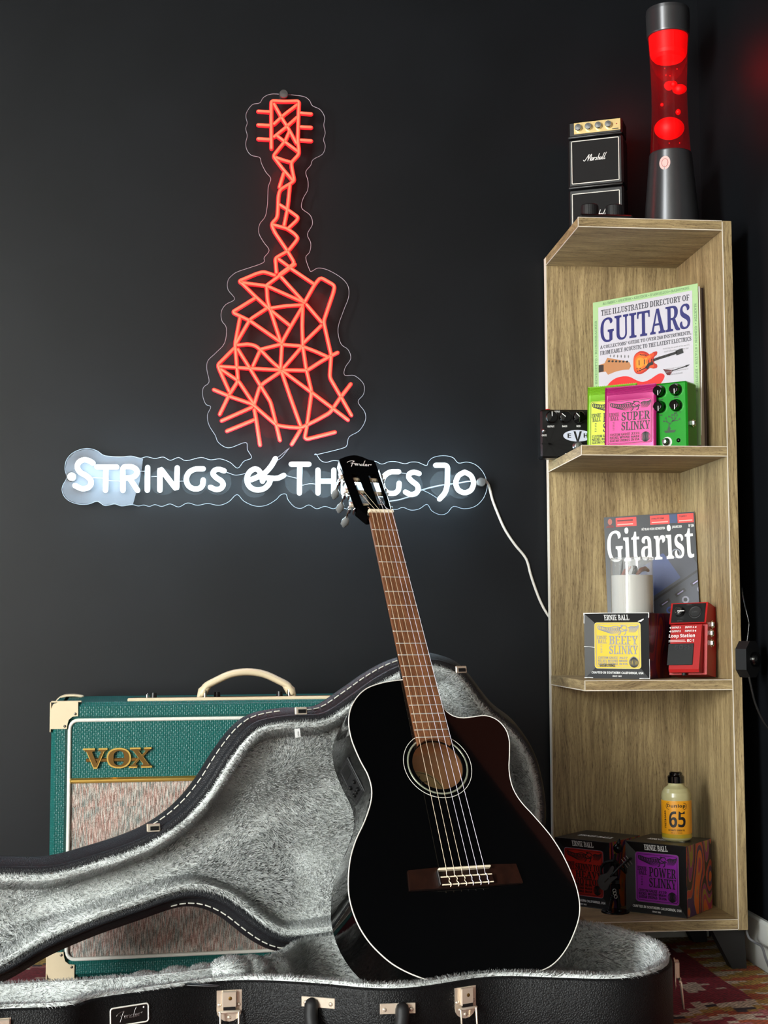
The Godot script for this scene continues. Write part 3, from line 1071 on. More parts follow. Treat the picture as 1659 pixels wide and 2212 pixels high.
	part("stitching", done(sst), M.stitch, t).set_meta("kind", "stuff")
	# hook plates of the latches on the lid rim
	for e in [[330, 1788], [648, 1536], [993, 1447]]:
		var c := hit(e[0], e[1], h0, nn) + nn * 0.004 - t.position
		var xf := Transform3D(Basis(-hd, up, nn), c)
		var o := part("latch_hook", box(Vector3(0.020, 0.012, 0.006), 0.001), M.nickel, t, xf)
		part("slot", box(Vector3(0.013, 0.006, 0.002), 0.0, Vector3(0.001, -0.001, 0.003)), M.black, o)
	# little white tag inside
	var tg := hit(641, 1584, h0 + nn * 0.006, nn) - t.position
	var tag := part("fabric_tag", box(Vector3(0.009, 0.014, 0.0006), 0.0, Vector3()), M.white, t, Transform3D(Basis(-hd, up, nn), tg + nn * 0.004).rotated_local(Vector3(0, 0, 1), 0.06))
	words(tag, "CHINA", sans, 0.009, 0.0025, Transform3D(Basis(Vector3(0, 1, 0), Vector3(-1, 0, 0), Vector3(0, 0, 1)), Vector3(0.001, -0.002, 0.0004)), M.ink, 0.0002)
	# hinges
	for u in [0.05, 0.30]:
		part("hinge", tube([h0 + hd * (u - 0.02) - t.position + Vector3(0, -0.004, 0), h0 + hd * (u + 0.02) - t.position + Vector3(0, -0.004, 0)], 0.004, 8), M.nickel, t)

# point of the base's front side seen at a pixel, and its outward direction
func on_front(loop: Array, org: Vector2, px: float, py: float) -> Array:
	var best := INF
	var out := [Vector3(), Vector3(0, 0, 1)]
	var n := loop.size()
	for i in n:
		var a := Vector3(loop[i].x + org.x, 0, org.y - loop[i].y)
		var b := Vector3(loop[(i + 1) % n].x + org.x, 0, org.y - loop[(i + 1) % n].y)
		var d := b - a
		var nrm := Vector3(-d.z, 0, d.x).normalized()
		if nrm.z < 0.0 and px < 1440:
			nrm = -nrm
		var mid := (a + b) / 2.0
		if nrm.dot(mid - Vector3(org.x, 0, org.y)) < 0.0:
			nrm = -nrm
		if nrm.dot(eye - mid) <= 0.02:
			continue
		var h := hit(px, py, a, nrm)
		var s := (h - a).dot(d) / d.length_squared()
		if s >= -0.2 and s <= 1.2:
			var dist := (h - eye).length()
			if dist < best:
				best = dist
				out = [h, nrm]
	return out

# the maker's script, drawn with strokes: width in metres, origin at the left end of the base line
func script_logo(parent: Node3D, w: float, xf: Transform3D, m: Material, thick: float) -> void:
	var k := w / 300.0
	var lines := [
		[[2, 62], [16, 80], [44, 96], [84, 106], [94, 98], [82, 92]],
		[[84, 104], [66, 56], [44, -6]], [[48, 58], [98, 60]],
		[[92, 36], [110, 42], [114, 56], [102, 58], [92, 42], [98, 28], [120, 32]],
		[[126, 56], [126, 28]], [[126, 44], [144, 58], [152, 50], [152, 28], [160, 30]],
		[[192, 54], [176, 56], [164, 42], [172, 28], [194, 38]], [[228, 128], [208, 84], [196, 30], [206, 30]],
		[[216, 38], [234, 44], [238, 58], [226, 60], [216, 44], [222, 30], [244, 36]],
		[[256, 60], [256, 32]], [[256, 48], [268, 62], [284, 62], [286, 54], [296, 70]]]
	var st := begin(true)
	for l in lines:
		var p := []
		for q in l:
			p.append(xf * Vector3(q[0] * k, q[1] * k, 0))
		add_tube(st, smooth_path(p, 4), thick / 2, 6, false, xf.basis.z.normalized(), 0.5)
	part("script_logo", done(st), m, parent)

# ---------------------------------------------------------------- black classical guitar
func build_guitar() -> void:
	var S := Vector3(0.3169, 0.2487, 0.6674)
	var b := Vector3(0.9699, -0.0024, -0.2433).normalized()
	var n := Vector3(0.2051, 0.5460, 0.8123)
	n = (n - b * n.dot(b)).normalized()
	var a := n.cross(b)
	var base := Transform3D(Basis(b, a, n), S)
	var t := thing("classical_guitar", "glossy black classical guitar leaning in the open case", "guitar", base)
	var edge := [[0, -0.165], [-0.05, -0.1615], [-0.0907, -0.1517], [-0.128, -0.131], [-0.1521, -0.106], [-0.1664, -0.082], [-0.1745, -0.0558], [-0.1770, -0.0274], [-0.1730, 0.001], [-0.1645, 0.030], [-0.1516, 0.0565], [-0.1341, 0.0833], [-0.1195, 0.111], [-0.1129, 0.1343], [-0.1142, 0.1582], [-0.1225, 0.1854], [-0.1292, 0.2212], [-0.1270, 0.2545], [-0.1141, 0.2825], [-0.0916, 0.3045], [-0.0628, 0.3157], [-0.0286, 0.3210], [0.000, 0.3220], [0.020, 0.3215], [0.0268, 0.312], [0.0285, 0.290], [0.0321, 0.2680], [0.0434, 0.2555], [0.0589, 0.2508], [0.0786, 0.2522], [0.0986, 0.2540], [0.1161, 0.2469], [0.1273, 0.2307], [0.1291, 0.2105], [0.1231, 0.1851], [0.1153, 0.1574], [0.1136, 0.130], [0.1207, 0.1052], [0.1376, 0.0776], [0.1556, 0.0449], [0.1673, 0.0103], [0.1735, -0.0284], [0.1725, -0.056], [0.1665, -0.0778], [0.154, -0.099], [0.1338, -0.1239], [0.1117, -0.1426], [0.0881, -0.1535], [0.045, -0.1622]]
	var raw := []
	for q in edge:
		raw.append(Vector2(q[0], q[1]))
	var loop := resampled(ccw(smooth_path(raw, 6, true)), 240)
	var hole := Vector2(0.0, 0.1705)
	var deep := 0.094
	# top plate with the sound hole cut out
	var top := CSGCombiner3D.new()
	top.name = "soundboard"
	var plate := CSGPolygon3D.new()
	plate.name = "plate"
	plate.polygon = to_poly(loop)
	plate.depth = 0.003
	plate.position = Vector3(0, 0, 0.003)
	plate.material = M.black_gloss
	top.add_child(plate)
	var cut := CSGCylinder3D.new()
	cut.name = "cut"
	cut.radius = 0.0405
	cut.height = 0.02
	cut.sides = 64
	cut.operation = CSGShape3D.OPERATION_SUBTRACTION
	cut.transform = out_of_front(hole.x, hole.y, 0)
	cut.material = M.black
	top.add_child(cut)
	t.add_child(top)
	top.set_meta("label", "black gloss soundboard")
	var put := func(p: Vector2, h: float) -> Vector3: return Vector3(p.x, p.y, h)
	var st := begin(true)
	add_loft(st, [[loop, -0.0005], [loop, -deep]], put)
	part("rib", done(st), M.black_gloss, t, Transform3D(), "black gloss side")
	var mahog := mat(Color(0.55, 0.36, 0.22), 0.6)
	mahog.albedo_color = Color(0.93, 0.68, 0.48)
	tri_map(mahog, 1.0)
	mahog.uv1_scale = Vector3(2.0, 1.0, 2.0)
	st = begin(true)
	var inner := inset(loop, 0.003)
	add_loft(st, [[inner, -0.003], [inner, -deep + 0.002]], put, true)
	part("inner_wood", done(st), mahog, t, Transform3D(), "bare brown wood inside the sound hole")
	st = begin()
	add_prism(st, to_poly(loop), -deep - 0.0005, -deep + 0.0010)
	part("back_plate", done(st), M.black_gloss, t)
	part("binding", tube(lift(to_poly(loop), 0.0026), 0.0010, 6, true), M.piping, t, Transform3D(), "thin white binding")
	var lab := part("maker_label", prism(ellipse(0.002, 0.166, 0.044, 0.044, 40), -deep + 0.0022, -deep + 0.0026), mat(Color(0.86, 0.76, 0.55), 0.7), t)
	part("label_ring", tube(lift(ellipse(0.002, 0.166, 0.041, 0.041, 40), -deep + 0.0027), 0.0004, 6, true), M.ink, lab)
	script_logo(lab, 0.046, mv3(-0.028, 0.181, -deep + 0.0028), M.ink, 0.0012)
	# rosette
	part("rosette_ring", tube(lift(ellipse(hole.x, hole.y, 0.0475, 0.0475, 64), 0.0031), 0.0015, 6, true, Vector3(0, 0, 1), 0.4), mat(Color(0.62, 0.64, 0.56), 0.25, 0.4), t, Transform3D(), "pearl rosette ring")
	part("rosette_line", tube(lift(ellipse(hole.x, hole.y, 0.0545, 0.0545, 64), 0.0031), 0.0005, 6, true, Vector3(0, 0, 1), 0.5), M.piping, t)
	# neck, fretboard, frets
	var nut_y := 0.648
	var FW := func(y: float) -> float: return lerpf(0.0222, 0.0262, (nut_y - y) / 0.325)
	var fb := mat(Color.WHITE, 0.5)
	fb.albedo_texture = M.oak.albedo_texture
	fb.albedo_color = Color(0.80, 0.60, 0.55)
	tri_map(fb, 1.0)
	fb.uv1_scale = Vector3(5.0, 2.0, 5.0)
	var y_end := 0.2085
	var fp := PackedVector2Array([Vector2(-FW.call(nut_y), nut_y), Vector2(FW.call(nut_y), nut_y)])
	for k in 9:
		var an := lerpf(0.87, PI - 0.87, k / 8.0)
		fp.append(hole + Vector2(cos(an), sin(an)) * 0.0418)
	part("fretboard", prism(fp, 0.003, 0.0095), fb, t, Transform3D(), "brown fretboard")
	var fret := begin(true)
	for f in range(1, 20):
		var y := 0.650 / pow(2.0, f / 12.0) - 0.002
		var w: float = FW.call(y)
		part("fret", tube([Vector3(-w, y, 0.0097), Vector3(0, y, 0.0097), Vector3(w, y, 0.0097)], 0.0009, 6), M.fret, t)
	st = begin(true)
	var NK := []
	for e in [[nut_y + 0.004, 1.0, 0.020], [0.50, 1.0, 0.020], [0.36, 1.0, 0.023], [0.325, 1.0, 0.034], [0.3215, 1.0, 0.075]]:
		var ring := []
		var w: float = FW.call(e[0])
		for k in 13:
			var an := PI + PI * k / 12.0
			ring.append(Vector3(w * cos(an), e[0], 0.0034 + e[2] * sin(an)))
		NK.append(ring)
	for i in NK.size() - 1:
		for k in 12:
			quad(st, NK[i][k], NK[i + 1][k], NK[i + 1][k + 1], NK[i][k + 1])
	part("neck", done(st), M.black_gloss, t)
	part("nut", box(Vector3(0.0455, 0.006, 0.0100), 0.0012, Vector3(0, nut_y + 0.003, 0.0085)), M.bone, t)
	# side markers
	for y in [0.324, 0.452, 0.365, 0.41]:
		part("marker", lathe([Vector2(0.0012, 0), Vector2(0, 0.0004)], 8), M.white, t, Transform3D(Basis(Vector3(0, 1, 0), Vector3(-1, 0, 0), Vector3(0, 0, 1)), Vector3(-FW.call(y), y, 0.0065)))
	# bridge
	var rose := mat(Color.WHITE, 0.35)
	rose.albedo_texture = M.oak.albedo_texture
	rose.albedo_color = Color(0.23, 0.135, 0.125)
	tri_map(rose, 1.0)
	rose.uv1_scale = Vector3(3, 6, 3)
	var bp := PackedVector2Array([Vector2(-0.088, -0.026), Vector2(-0.043, -0.0265), Vector2(0.043, -0.0265), Vector2(0.088, -0.026), Vector2(0.0845, 0.0035), Vector2(0.043, 0.005), Vector2(-0.043, 0.005), Vector2(-0.0845, 0.0035)])
	var br := part("bridge", prism(bp, 0.003, 0.0080), rose, t, Transform3D(), "dark rosewood bridge")
	part("saddle", box(Vector3(0.082, 0.0034, 0.0085), 0.0012, Vector3(0.0, 0.0, 0.0115)), M.bone, br)
	part("tie_block", box(Vector3(0.082, 0.013, 0.0060), 0.0008, Vector3(0.0, -0.0180, 0.0105)), rose, br)
	for y in [-0.0122, -0.0238]:
		part("tie_inlay", box(Vector3(0.080, 0.0018, 0.0014), 0.0003, Vector3(0.0, y, 0.0135)), M.bone, br)
	part("block_end", box(Vector3(0.0016, 0.022, 0.009), 0.0003, Vector3(-0.0425, -0.0125, 0.0105)), M.steel, br)
	# slotted headstock, tilted back from the nut
	var tilt := deg_to_rad(13.0)
	var ha := a * cos(tilt) - n * sin(tilt)
	var hn := n * cos(tilt) + a * sin(tilt)
	var ho := base * Vector3(0, nut_y + 0.005, 0.0065)
	var hl := base.affine_inverse() * Transform3D(Basis(b, ha, hn), ho)
	var inv := Transform3D(Basis(b, ha, hn), ho).affine_inverse()
	var hp := PackedVector2Array()
	for q in [[718, 1175], [545, 1030], [505, 960], [420, 760], [330, 510], [245, 250], [262, 236], [330, 208], [400, 187], [480, 176], [540, 180], [620, 202], [720, 246], [815, 268], [838, 300], [905, 500], [990, 760], [1070, 1000], [1088, 1060], [1098, 1160]]:
		var p := inv * hit(700 + q[0] * 0.1326, 960 + q[1] * 0.1326, ho, hn)
		hp.append(Vector2(p.x, p.y))
	var head := CSGCombiner3D.new()
	head.name = "headstock"
	head.transform = hl
	var hb := CSGPolygon3D.new()
	hb.name = "head_plate"
	hb.polygon = hp
	hb.depth = 0.018
	hb.position = Vector3(0, 0, 0)
	hb.material = M.black_gloss
	head.add_child(hb)
	var slots := []
	for sl in [[[440, 470], [545, 480], [745, 985], [640, 1000]], [[712, 478], [838, 480], [1000, 975], [885, 990]]]:
		var sp := PackedVector2Array()
		for q in sl:
			var p := inv * hit(700 + q[0] * 0.1326, 960 + q[1] * 0.1326, ho, hn)
			sp.append(Vector2(p.x, p.y))
		slots.append(sp)
		var sc := CSGPolygon3D.new()
		sc.name = "slot"
		sc.polygon = sp
		sc.depth = 0.03
		sc.position = Vector3(0, 0, 0.006)
		sc.operation = CSGShape3D.OPERATION_SUBTRACTION
		sc.material = M.black_gloss
		head.add_child(sc)
	t.add_child(head)
	head.set_meta("label", "black slotted headstock with white maker's script")
	var LP := func(x: float, y: float) -> Vector3: return inv * hit(700 + x * 0.1326, 960 + y * 0.1326, ho, hn)
	var l0: Vector3 = LP.call(372, 292)
	script_logo(t, 0.046, hl * Transform3D(Basis(Vector3(0, 0, 1), -0.09), l0 + Vector3(-0.001, -0.0105, 0.0006)), M.white, 0.0013)
	# string rollers in the slots
	M.roller = mat(Color(0.66, 0.60, 0.50), 0.4)
	var rollers := []
	for e in [[[490, 525], 0], [[580, 732], 0], [[683, 948], 0], [[785, 535], 1], [[855, 755], 1], [[945, 962], 1]]:
		var p: Vector3 = LP.call(e[0][0], e[0][1])
		p.z = -0.007
		rollers.append(hl * p)
		var c := hl * p
		part("string_roller", tube([c - Vector3(0.0078, 0, 0), c + Vector3(0.0070, 0, 0)], 0.0040, 14), M.roller, t)
		part("roller_pin", tube([c - Vector3(0.0105, 0, 0), c + Vector3(0.0105, 0, 0)], 0.0022, 8), M.steel, t)
	# tuning machines: plate, gears and buttons on either side
	for side in [-1.0, 1.0]:
		var pl := begin()
		var top_p: Vector3 = LP.call(300 if side < 0 else 905, 420)
		var bot_p: Vector3 = LP.call(505 if side < 0 else 1060, 985)
		var m3 := (top_p + bot_p) / 2.0
		var dd := (top_p - bot_p)
		var yv := Vector3(dd.x, dd.y, 0).normalized()
		var xv := yv.cross(Vector3(0, 0, 1))
		var pf := hl * Transform3D(Basis(xv, yv, Vector3(0, 0, 1)), Vector3(m3.x, m3.y, -0.009) + xv * side * 0.0015)
		var mp := part("tuner_plate", box(Vector3(0.0016, dd.length() + 0.016, 0.015), 0.0006), M.chrome, t, pf)
		for k in 3:
			var yy := (1.0 - k) * dd.length() * 0.40
			part("gear", lathe([Vector2(0.0046, 0), Vector2(0.0046, 0.003), Vector2(0.002, 0.0035), Vector2(0, 0.0042)], 12, false), M.nickel, mp, Transform3D(Basis(Vector3(0, 1, 0), Vector3(side, 0, 0), Vector3(0, 0, side)), Vector3(side * 0.001, yy, 0.001)))
			var sh := part("tuner_shaft", tube([Vector3(side * 0.006, yy - 0.006, 0.001), Vector3(side * 0.006, yy - 0.006, -0.026)], 0.0018, 8), M.chrome, mp)
			part("worm_block", box(Vector3(0.005, 0.008, 0.010), 0.001, Vector3(side * 0.005, yy - 0.006, -0.006)), M.chrome, mp)
			part("tuner_button", tube([Vector3(side * 0.006, yy - 0.006, -0.022), Vector3(side * 0.006, yy - 0.006, -0.028), Vector3(side * 0.006, yy - 0.006, -0.037), Vector3(side * 0.006, yy - 0.006, -0.041)], [0.003, 0.0068, 0.0075, 0.004], 12, false, Vector3(0, 1, 0), 0.55), mat(Color(0.55, 0.56, 0.56), 0.3, 0.3) if not M.has("button") else M.button, sh)
	# strings
	var bass := mat(Color(0.93, 0.86, 0.74), 0.3, 0.4)
	var nylon := mat(Color(0.86, 0.84, 0.88), 0.3)
	var to_roller := [2, 1, 0, 3, 4, 5]
	for k in 6:
		var xn := -0.0185 + 0.0074 * k
		var xs := -0.0295 + 0.0118 * k
		var r: float = [0.00078, 0.0007, 0.00062, 0.0006, 0.00065, 0.0007][k]
		var c: Vector3 = rollers[to_roller[k]]
		var pts := [Vector3(xs * 1.02, -0.0125, 0.0125), Vector3(xs, 0.0, 0.0158), Vector3(lerpf(xs, xn, 0.5), nut_y * 0.5, 0.0148), Vector3(xn, nut_y + 0.003, 0.0138), c + Vector3(0, -0.003, 0.004)]
		part("string", tube(pts, r * 0.6, 6), bass if k < 3 else nylon, t)
		var tie := []
		for e in [[0.0, -0.011, 0.0140], [0.001, -0.0125, 0.0152], [0.0028, -0.016, 0.0146], [0.0012, -0.0195, 0.0146], [0.0034, -0.024, 0.0152], [0.0022, -0.0268, 0.0132]]:
			tie.append(Vector3(xs * 1.02 + e[0] * (1.0 if k < 3 else 0.5), e[1], e[2]))
		part("string_tie", tube(smooth_path(tie, 3), r, 6), bass if k < 3 else nylon, br)
	# preamp panel on the bass side
	var i0 := 0
	var bd := INF
	for i in loop.size():
		var d: float = loop[i].distance_to(Vector2(-0.1200, 0.175))
		if d < bd:
			bd = d
			i0 = i
	var tg: Vector2 = (loop[(i0 + 3) % loop.size()] - loop[(i0 - 3 + loop.size()) % loop.size()]).normalized()
	if tg.y < 0:
		tg = -tg
	var xo := Vector3(-tg.y, tg.x, 0)
	if xo.x > 0:
		xo = -xo
	var yv := Vector3(tg.x, tg.y, 0)
	var pf := Transform3D(Basis(yv.cross(xo), yv, xo), Vector3(loop[i0].x, loop[i0].y, -0.052))
	var pa := part("preamp_panel", box(Vector3(0.046, 0.062, 0.003), 0.001, Vector3()), M.black_soft, t, pf, "black preamp panel")
	var edge_m := mat(Color(0.16, 0.16, 0.16), 0.4)
	part("panel_rim", tube(lift(rrect(0.038, 0.054, 0.003), 0.0016), 0.0004, 6, true), edge_m, pa)
	for e in [[-0.010, -0.018], [0.0, -0.018], [0.010, -0.018], [-0.010, -0.005], [0.010, -0.005]]:
		part("preamp_knob", lathe([Vector2(0.0035, 0), Vector2(0.003, 0.004), Vector2(0, 0.0042)], 10), M.black, pa, out_of_front(e[0], e[1], 0.0014))
	part("battery_door", box(Vector3(0.026, 0.014, 0.001), 0.0, Vector3(0, 0.016, 0.0016)), M.black, pa)

# ---------------------------------------------------------------- neon sign on the wall
func build_sign() -> void:
	var zp := 0.036
	var org := Vector3(0.0, 0.88, zp)
	var t := thing("neon_sign", "red neon guitar above white neon letters on a clear scalloped acrylic panel", "neon sign", mv3(org.x, org.y, org.z))
	var A := func(q) -> Vector3: return atz(420 + q[0] * 0.2411, 170 + q[1] * 0.2411, zp) - org
	var B := func(q) -> Vector3: return atz(420 + q[0] * 0.2411, 560 + q[1] * 0.2411, zp) - org
	var C := func(q) -> Vector3: return atz(120 + q[0] * 0.3014, 940 + q[1] * 0.3014, zp) - org
	var D := func(q) -> Vector3: return atz(600 + q[0] * 0.3014, 940 + q[1] * 0.3014, zp) - org
	var E := func(q) -> Vector3: return atz(500 + q[0] * 0.09644, 970 + q[1] * 0.09644, zp) - org
	# acrylic outline, clockwise from the top
	var rim := []
	for q in [[800, 124], [900, 130], [990, 145], [1035, 180], [1060, 225], [1130, 260], [1170, 330], [1162, 400], [1175, 470], [1160, 530], [1175, 590], [1150, 660], [1065, 710], [1045, 760], [1000, 820], [1020, 900], [1018, 980], [980, 1050], [962, 1110], [970, 1155], [1040, 1210], [1060, 1290], [1015, 1380], [1045, 1460], [1035, 1540], [1000, 1590], [1030, 1690], [1050, 1715], [1110, 1685]]:
		rim.append(A.call(q))
	for q in [[1200, 85], [1320, 155], [1380, 230], [1385, 330], [1340, 450], [1290, 610], [1315, 745], [1380, 800], [1405, 880], [1355, 960], [1350, 1030], [1440, 1035], [1520, 1110], [1520, 1200], [1470, 1270], [1530, 1360], [1535, 1440], [1480, 1530], [1390, 1585], [1370, 1660], [1320, 1690], [1095, 1745]]:
		rim.append(B.call(q))
	for q in [[278, 130], [310, 176], [350, 190], [400, 178], [480, 185], [560, 196], [640, 188], [700, 182], [750, 203], [800, 186], [850, 185], [915, 200], [960, 188], [1010, 190], [1070, 213], [1085, 185], [1120, 155], [1190, 142], [1260, 155], [1300, 195], [1360, 188], [1420, 205], [1470, 250], [1500, 310], [1508, 370], [1480, 450], [1420, 508], [1340, 525], [1265, 508], [1220, 555], [1170, 568], [1110, 540], [1075, 493], [1020, 525], [960, 535], [900, 515], [850, 530], [760, 518], [680, 532], [600, 518], [520, 530], [440, 512], [400, 525], [340, 508], [280, 525], [225, 497], [170, 522], [120, 510], [75, 460], [60, 420], [22, 425]]:
		rim.append(D.call(q))
	for q in [[1580, 460], [1510, 500], [1430, 505], [1350, 470], [1300, 422], [1240, 475], [1170, 500], [1090, 487], [1015, 500], [945, 483], [880, 512], [820, 490], [760, 508], [710, 495], [670, 508], [630, 498], [590, 505], [545, 495], [470, 505], [420, 490], [350, 502], [295, 472], [230, 492], [150, 490], [80, 460], [45, 410], [45, 360], [75, 300], [62, 240], [75, 170], [130, 115], [215, 90], [290, 105], [350, 142], [470, 150], [540, 145], [605, 160], [650, 150], [710, 162], [770, 152], [820, 175], [880, 155], [935, 178], [1040, 155], [1110, 172], [1180, 165], [1250, 190], [1305, 232], [1350, 182], [1405, 157]]:
		rim.append(C.call(q))
	for q in [[475, 1700], [460, 1635], [330, 1680], [270, 1675], [210, 1630], [185, 1570], [130, 1480], [115, 1390], [145, 1315], [100, 1290], [72, 1210], [80, 1140], [130, 1090], [110, 980], [120, 900], [190, 830], [270, 740], [285, 605], [245, 540], [240, 460], [280, 395], [360, 345], [300, 260], [300, 180], [340, 130], [400, 95]]:
		rim.append(B.call(q))
	for q in [[610, 1640], [625, 1590], [670, 1525], [620, 1450], [578, 1370], [585, 1290], [635, 1220], [655, 1110], [662, 960], [685, 880], [640, 820], [600, 740], [585, 690], [510, 670], [470, 620], [460, 560], [473, 495], [460, 430], [473, 380], [462, 330], [470, 280], [520, 215], [585, 200], [620, 150], [690, 120]]:
		rim.append(A.call(q))
	var poly := PackedVector2Array()
	for p in smooth_path(rim, 4, true):
		poly.append(Vector2(p.x, p.y))
	var clear := mat(Color(0.30, 0.32, 0.34, 0.02), 0.05)
	clear.metallic_specular = 0.2
	clear.transparency = BaseMaterial3D.TRANSPARENCY_ALPHA
	var st := begin()
	add_prism(st, poly, -0.012, -0.012)
	var ac := part("acrylic_panel", done(st), clear, t, Transform3D(), "clear scalloped acrylic panel")
	var loop := []
	for p in poly:
		loop.append(Vector3(p.x, p.y, -0.0105))
	var frost := mat(Color(0.62, 0.66, 0.70), 0.4)
	part("polished_edge", tube(loop, 0.00055, 5, true, Vector3(0, 0, 1), 2.0), frost, ac, Transform3D(), "bright cut edge of the acrylic")
	# the milky protective film still on the left end
	var film := mat(Color(0.48, 0.49, 0.52, 0.55), 0.6)
	film.transparency = BaseMaterial3D.TRANSPARENCY_ALPHA
	var fp := PackedVector2Array()
	for q in [[625, 165], [605, 163], [540, 148], [470, 153], [350, 145], [290, 108], [215, 93], [130, 118], [78, 172], [65, 240], [78, 300], [48, 360], [48, 410], [82, 457], [150, 487], [230, 489], [295, 469], [350, 498], [420, 487], [470, 501], [552, 491], [572, 420], [600, 330], [612, 250]]:
		var p: Vector3 = C.call(q)
		fp.append(Vector2(p.x, p.y))
	part("protective_film", prism(fp, -0.0104, -0.0104), film, ac, Transform3D(), "milky protective film on the left end")
	# tubes
	M.neon_red = glow(Color(1.0, 0.13, 0.17), 0.95)
	M.neon_face = glow(Color(1.0, 0.37, 0.27), 1.15)
	M.neon_white = glow(Color(0.93, 0.985, 1.0), 2.2)
	var red_a := [
		[[690, 628], [688, 300], [690, 210], [705, 203], [800, 208], [925, 205], [937, 215], [932, 330], [926, 560], [936, 640], [935, 682], [868, 755], [872, 800], [895, 915], [868, 938], [765, 1000], [752, 1060], [748, 1180], [742, 1250], [688, 1305], [720, 1380], [832, 1545], [898, 1655], [762, 1758]],
		[[572, 296], [672, 302]], [[572, 418], [672, 424]], [[572, 543], [672, 549]], [[955, 313], [1046, 320]], [[955, 437], [1046, 441]], [[955, 555], [1046, 561]],
		[[715, 235], [785, 360], [850, 465], [915, 585]], [[918, 240], [800, 330], [715, 410]], [[920, 350], [820, 440], [715, 525]],
		[[745, 520], [830, 585], [925, 655]], [[852, 475], [815, 560], [715, 685], [712, 705], [790, 810], [880, 915]], [[735, 712], [800, 735], [862, 752]],
		[[800, 852], [762, 975]], [[855, 960], [842, 1100], [830, 1190], [805, 1315]], [[768, 1135], [870, 1200], [930, 1245], [915, 1275], [848, 1338]],
		[[702, 1312], [830, 1345], [900, 1395], [928, 1430], [910, 1460], [842, 1545], [760, 1590], [725, 1612], [735, 1740]], [[758, 1622], [850, 1690]]]
	var red_b := [
		[[720, 148], [665, 128], [620, 115], [560, 130], [408, 195], [410, 210], [520, 225], [650, 242], [985, 392]], [[408, 200], [545, 335], [660, 440], [860, 600]],
		[[900, 50], [770, 145], [650, 235]], [[780, 165], [985, 392]], [[870, 90], [1075, 228]],
		[[985, 392], [1080, 225], [1130, 165], [1258, 238], [1245, 300], [1157, 560], [1170, 620], [1225, 862], [1212, 1060], [1310, 1230], [1405, 1398]],
		[[648, 255], [655, 370], [670, 425], [770, 735]], [[690, 440], [820, 420], [970, 412]],
		[[545, 350], [350, 470], [355, 485], [500, 555], [780, 750]], [[645, 445], [500, 540], [375, 755]],
		[[408, 530], [365, 760], [380, 960], [392, 1090], [310, 1220], [228, 1390]],
		[[970, 425], [860, 610], [785, 745], [772, 985]], [[1005, 410], [1140, 568]], [[970, 430], [965, 600], [972, 790], [1000, 980], [1050, 1190], [1010, 1480], [988, 1600], [1010, 1612], [1258, 1550]],
		[[1135, 598], [980, 750]], [[390, 772], [480, 762], [545, 775], [590, 812], [700, 925], [800, 1010], [1050, 1195], [1230, 1330], [1375, 1440]],
		[[600, 808], [770, 765], [960, 780], [1090, 830], [1200, 880]], [[588, 822], [525, 958]], [[960, 790], [800, 975]],
		[[362, 795], [212, 945], [220, 980], [312, 1185]], [[215, 962], [500, 980], [780, 995], [1010, 998], [1130, 920], [1215, 872], [1282, 838]],
		[[392, 812], [510, 1000], [595, 1140], [682, 1280], [720, 1430], [766, 1622]], [[240, 990], [395, 1092], [540, 1310]],
		[[770, 1010], [620, 1110], [585, 1145], [535, 1300]], [[175, 1170], [330, 1235], [520, 1300], [640, 1405], [740, 1490], [850, 1505], [955, 1512], [1100, 1440], [1215, 1375], [1300, 1250], [1400, 1120]],
		[[785, 1020], [860, 1240], [950, 1490]], [[950, 1530], [872, 1658]], [[515, 1328], [245, 1448]], [[535, 1440], [292, 1540]], [[538, 1350], [560, 1480], [588, 1665]]]
	var f := Vector3(0, 0, 1)
	for s in red_a:
		red_tube(t, soft(s, A))
	for s in red_b:
		red_tube(t, soft(s, B))
	var letters := [
		[C, [[[268, 200], [238, 180], [200, 174], [165, 192], [152, 228], [172, 266], [218, 288], [250, 315], [258, 348], [236, 378], [190, 388], [140, 362]]]],
		[C, [[[298, 228], [438, 228]], [[362, 235], [358, 395]]]],
		[C, [[[483, 396], [481, 226], [545, 224], [583, 245], [585, 280], [556, 304], [492, 308]], [[530, 308], [588, 396]]]],
		[C, [[[660, 232], [658, 395]]]],
		[C, [[[748, 395], [748, 234], [868, 392], [872, 234]]]],
		[C, [[[1058, 241], [1000, 241], [955, 263], [934, 310], [946, 360], [985, 387], [1030, 385], [1055, 362], [1058, 322]]]],
		[C, [[[1208, 256], [1170, 242], [1136, 252], [1126, 278], [1150, 305], [1190, 328], [1205, 355], [1186, 385], [1150, 393], [1110, 374]]]],
		[E, [[[430, 690], [560, 640], [640, 590], [648, 520], [590, 455], [510, 442], [410, 500], [345, 620], [350, 760], [430, 875], [580, 930], [740, 890], [840, 790], [870, 700]], [[985, 215], [900, 370], [790, 500], [690, 585], [620, 625]], [[695, 720], [700, 650], [800, 640], [930, 660], [1050, 655], [1170, 590]]]],
		[D, [[[97, 208], [223, 208]], [[158, 215], [155, 415]]]],
		[D, [[[288, 250], [288, 415]], [[290, 330], [400, 330]], [[402, 250], [400, 415]]]],
		[D, [[[472, 250], [470, 415]]]],
		[D, [[[540, 415], [540, 252], [648, 412], [652, 252]]]],
		[D, [[[866, 262], [805, 262], [764, 288], [745, 332], [756, 388], [795, 420], [840, 418], [866, 395], [870, 345]]]],
		[D, [[[1013, 275], [975, 263], [942, 275], [936, 302], [960, 330], [1000, 357], [1010, 390], [990, 420], [950, 428], [915, 408]]]],
		[D, [[[1132, 216], [1205, 216], [1217, 228], [1215, 360], [1200, 415], [1160, 458]]]],
		[D, [[[1340, 265], [1385, 285], [1408, 340], [1390, 395], [1340, 418], [1290, 395], [1272, 340], [1295, 285], [1340, 265]]]]]
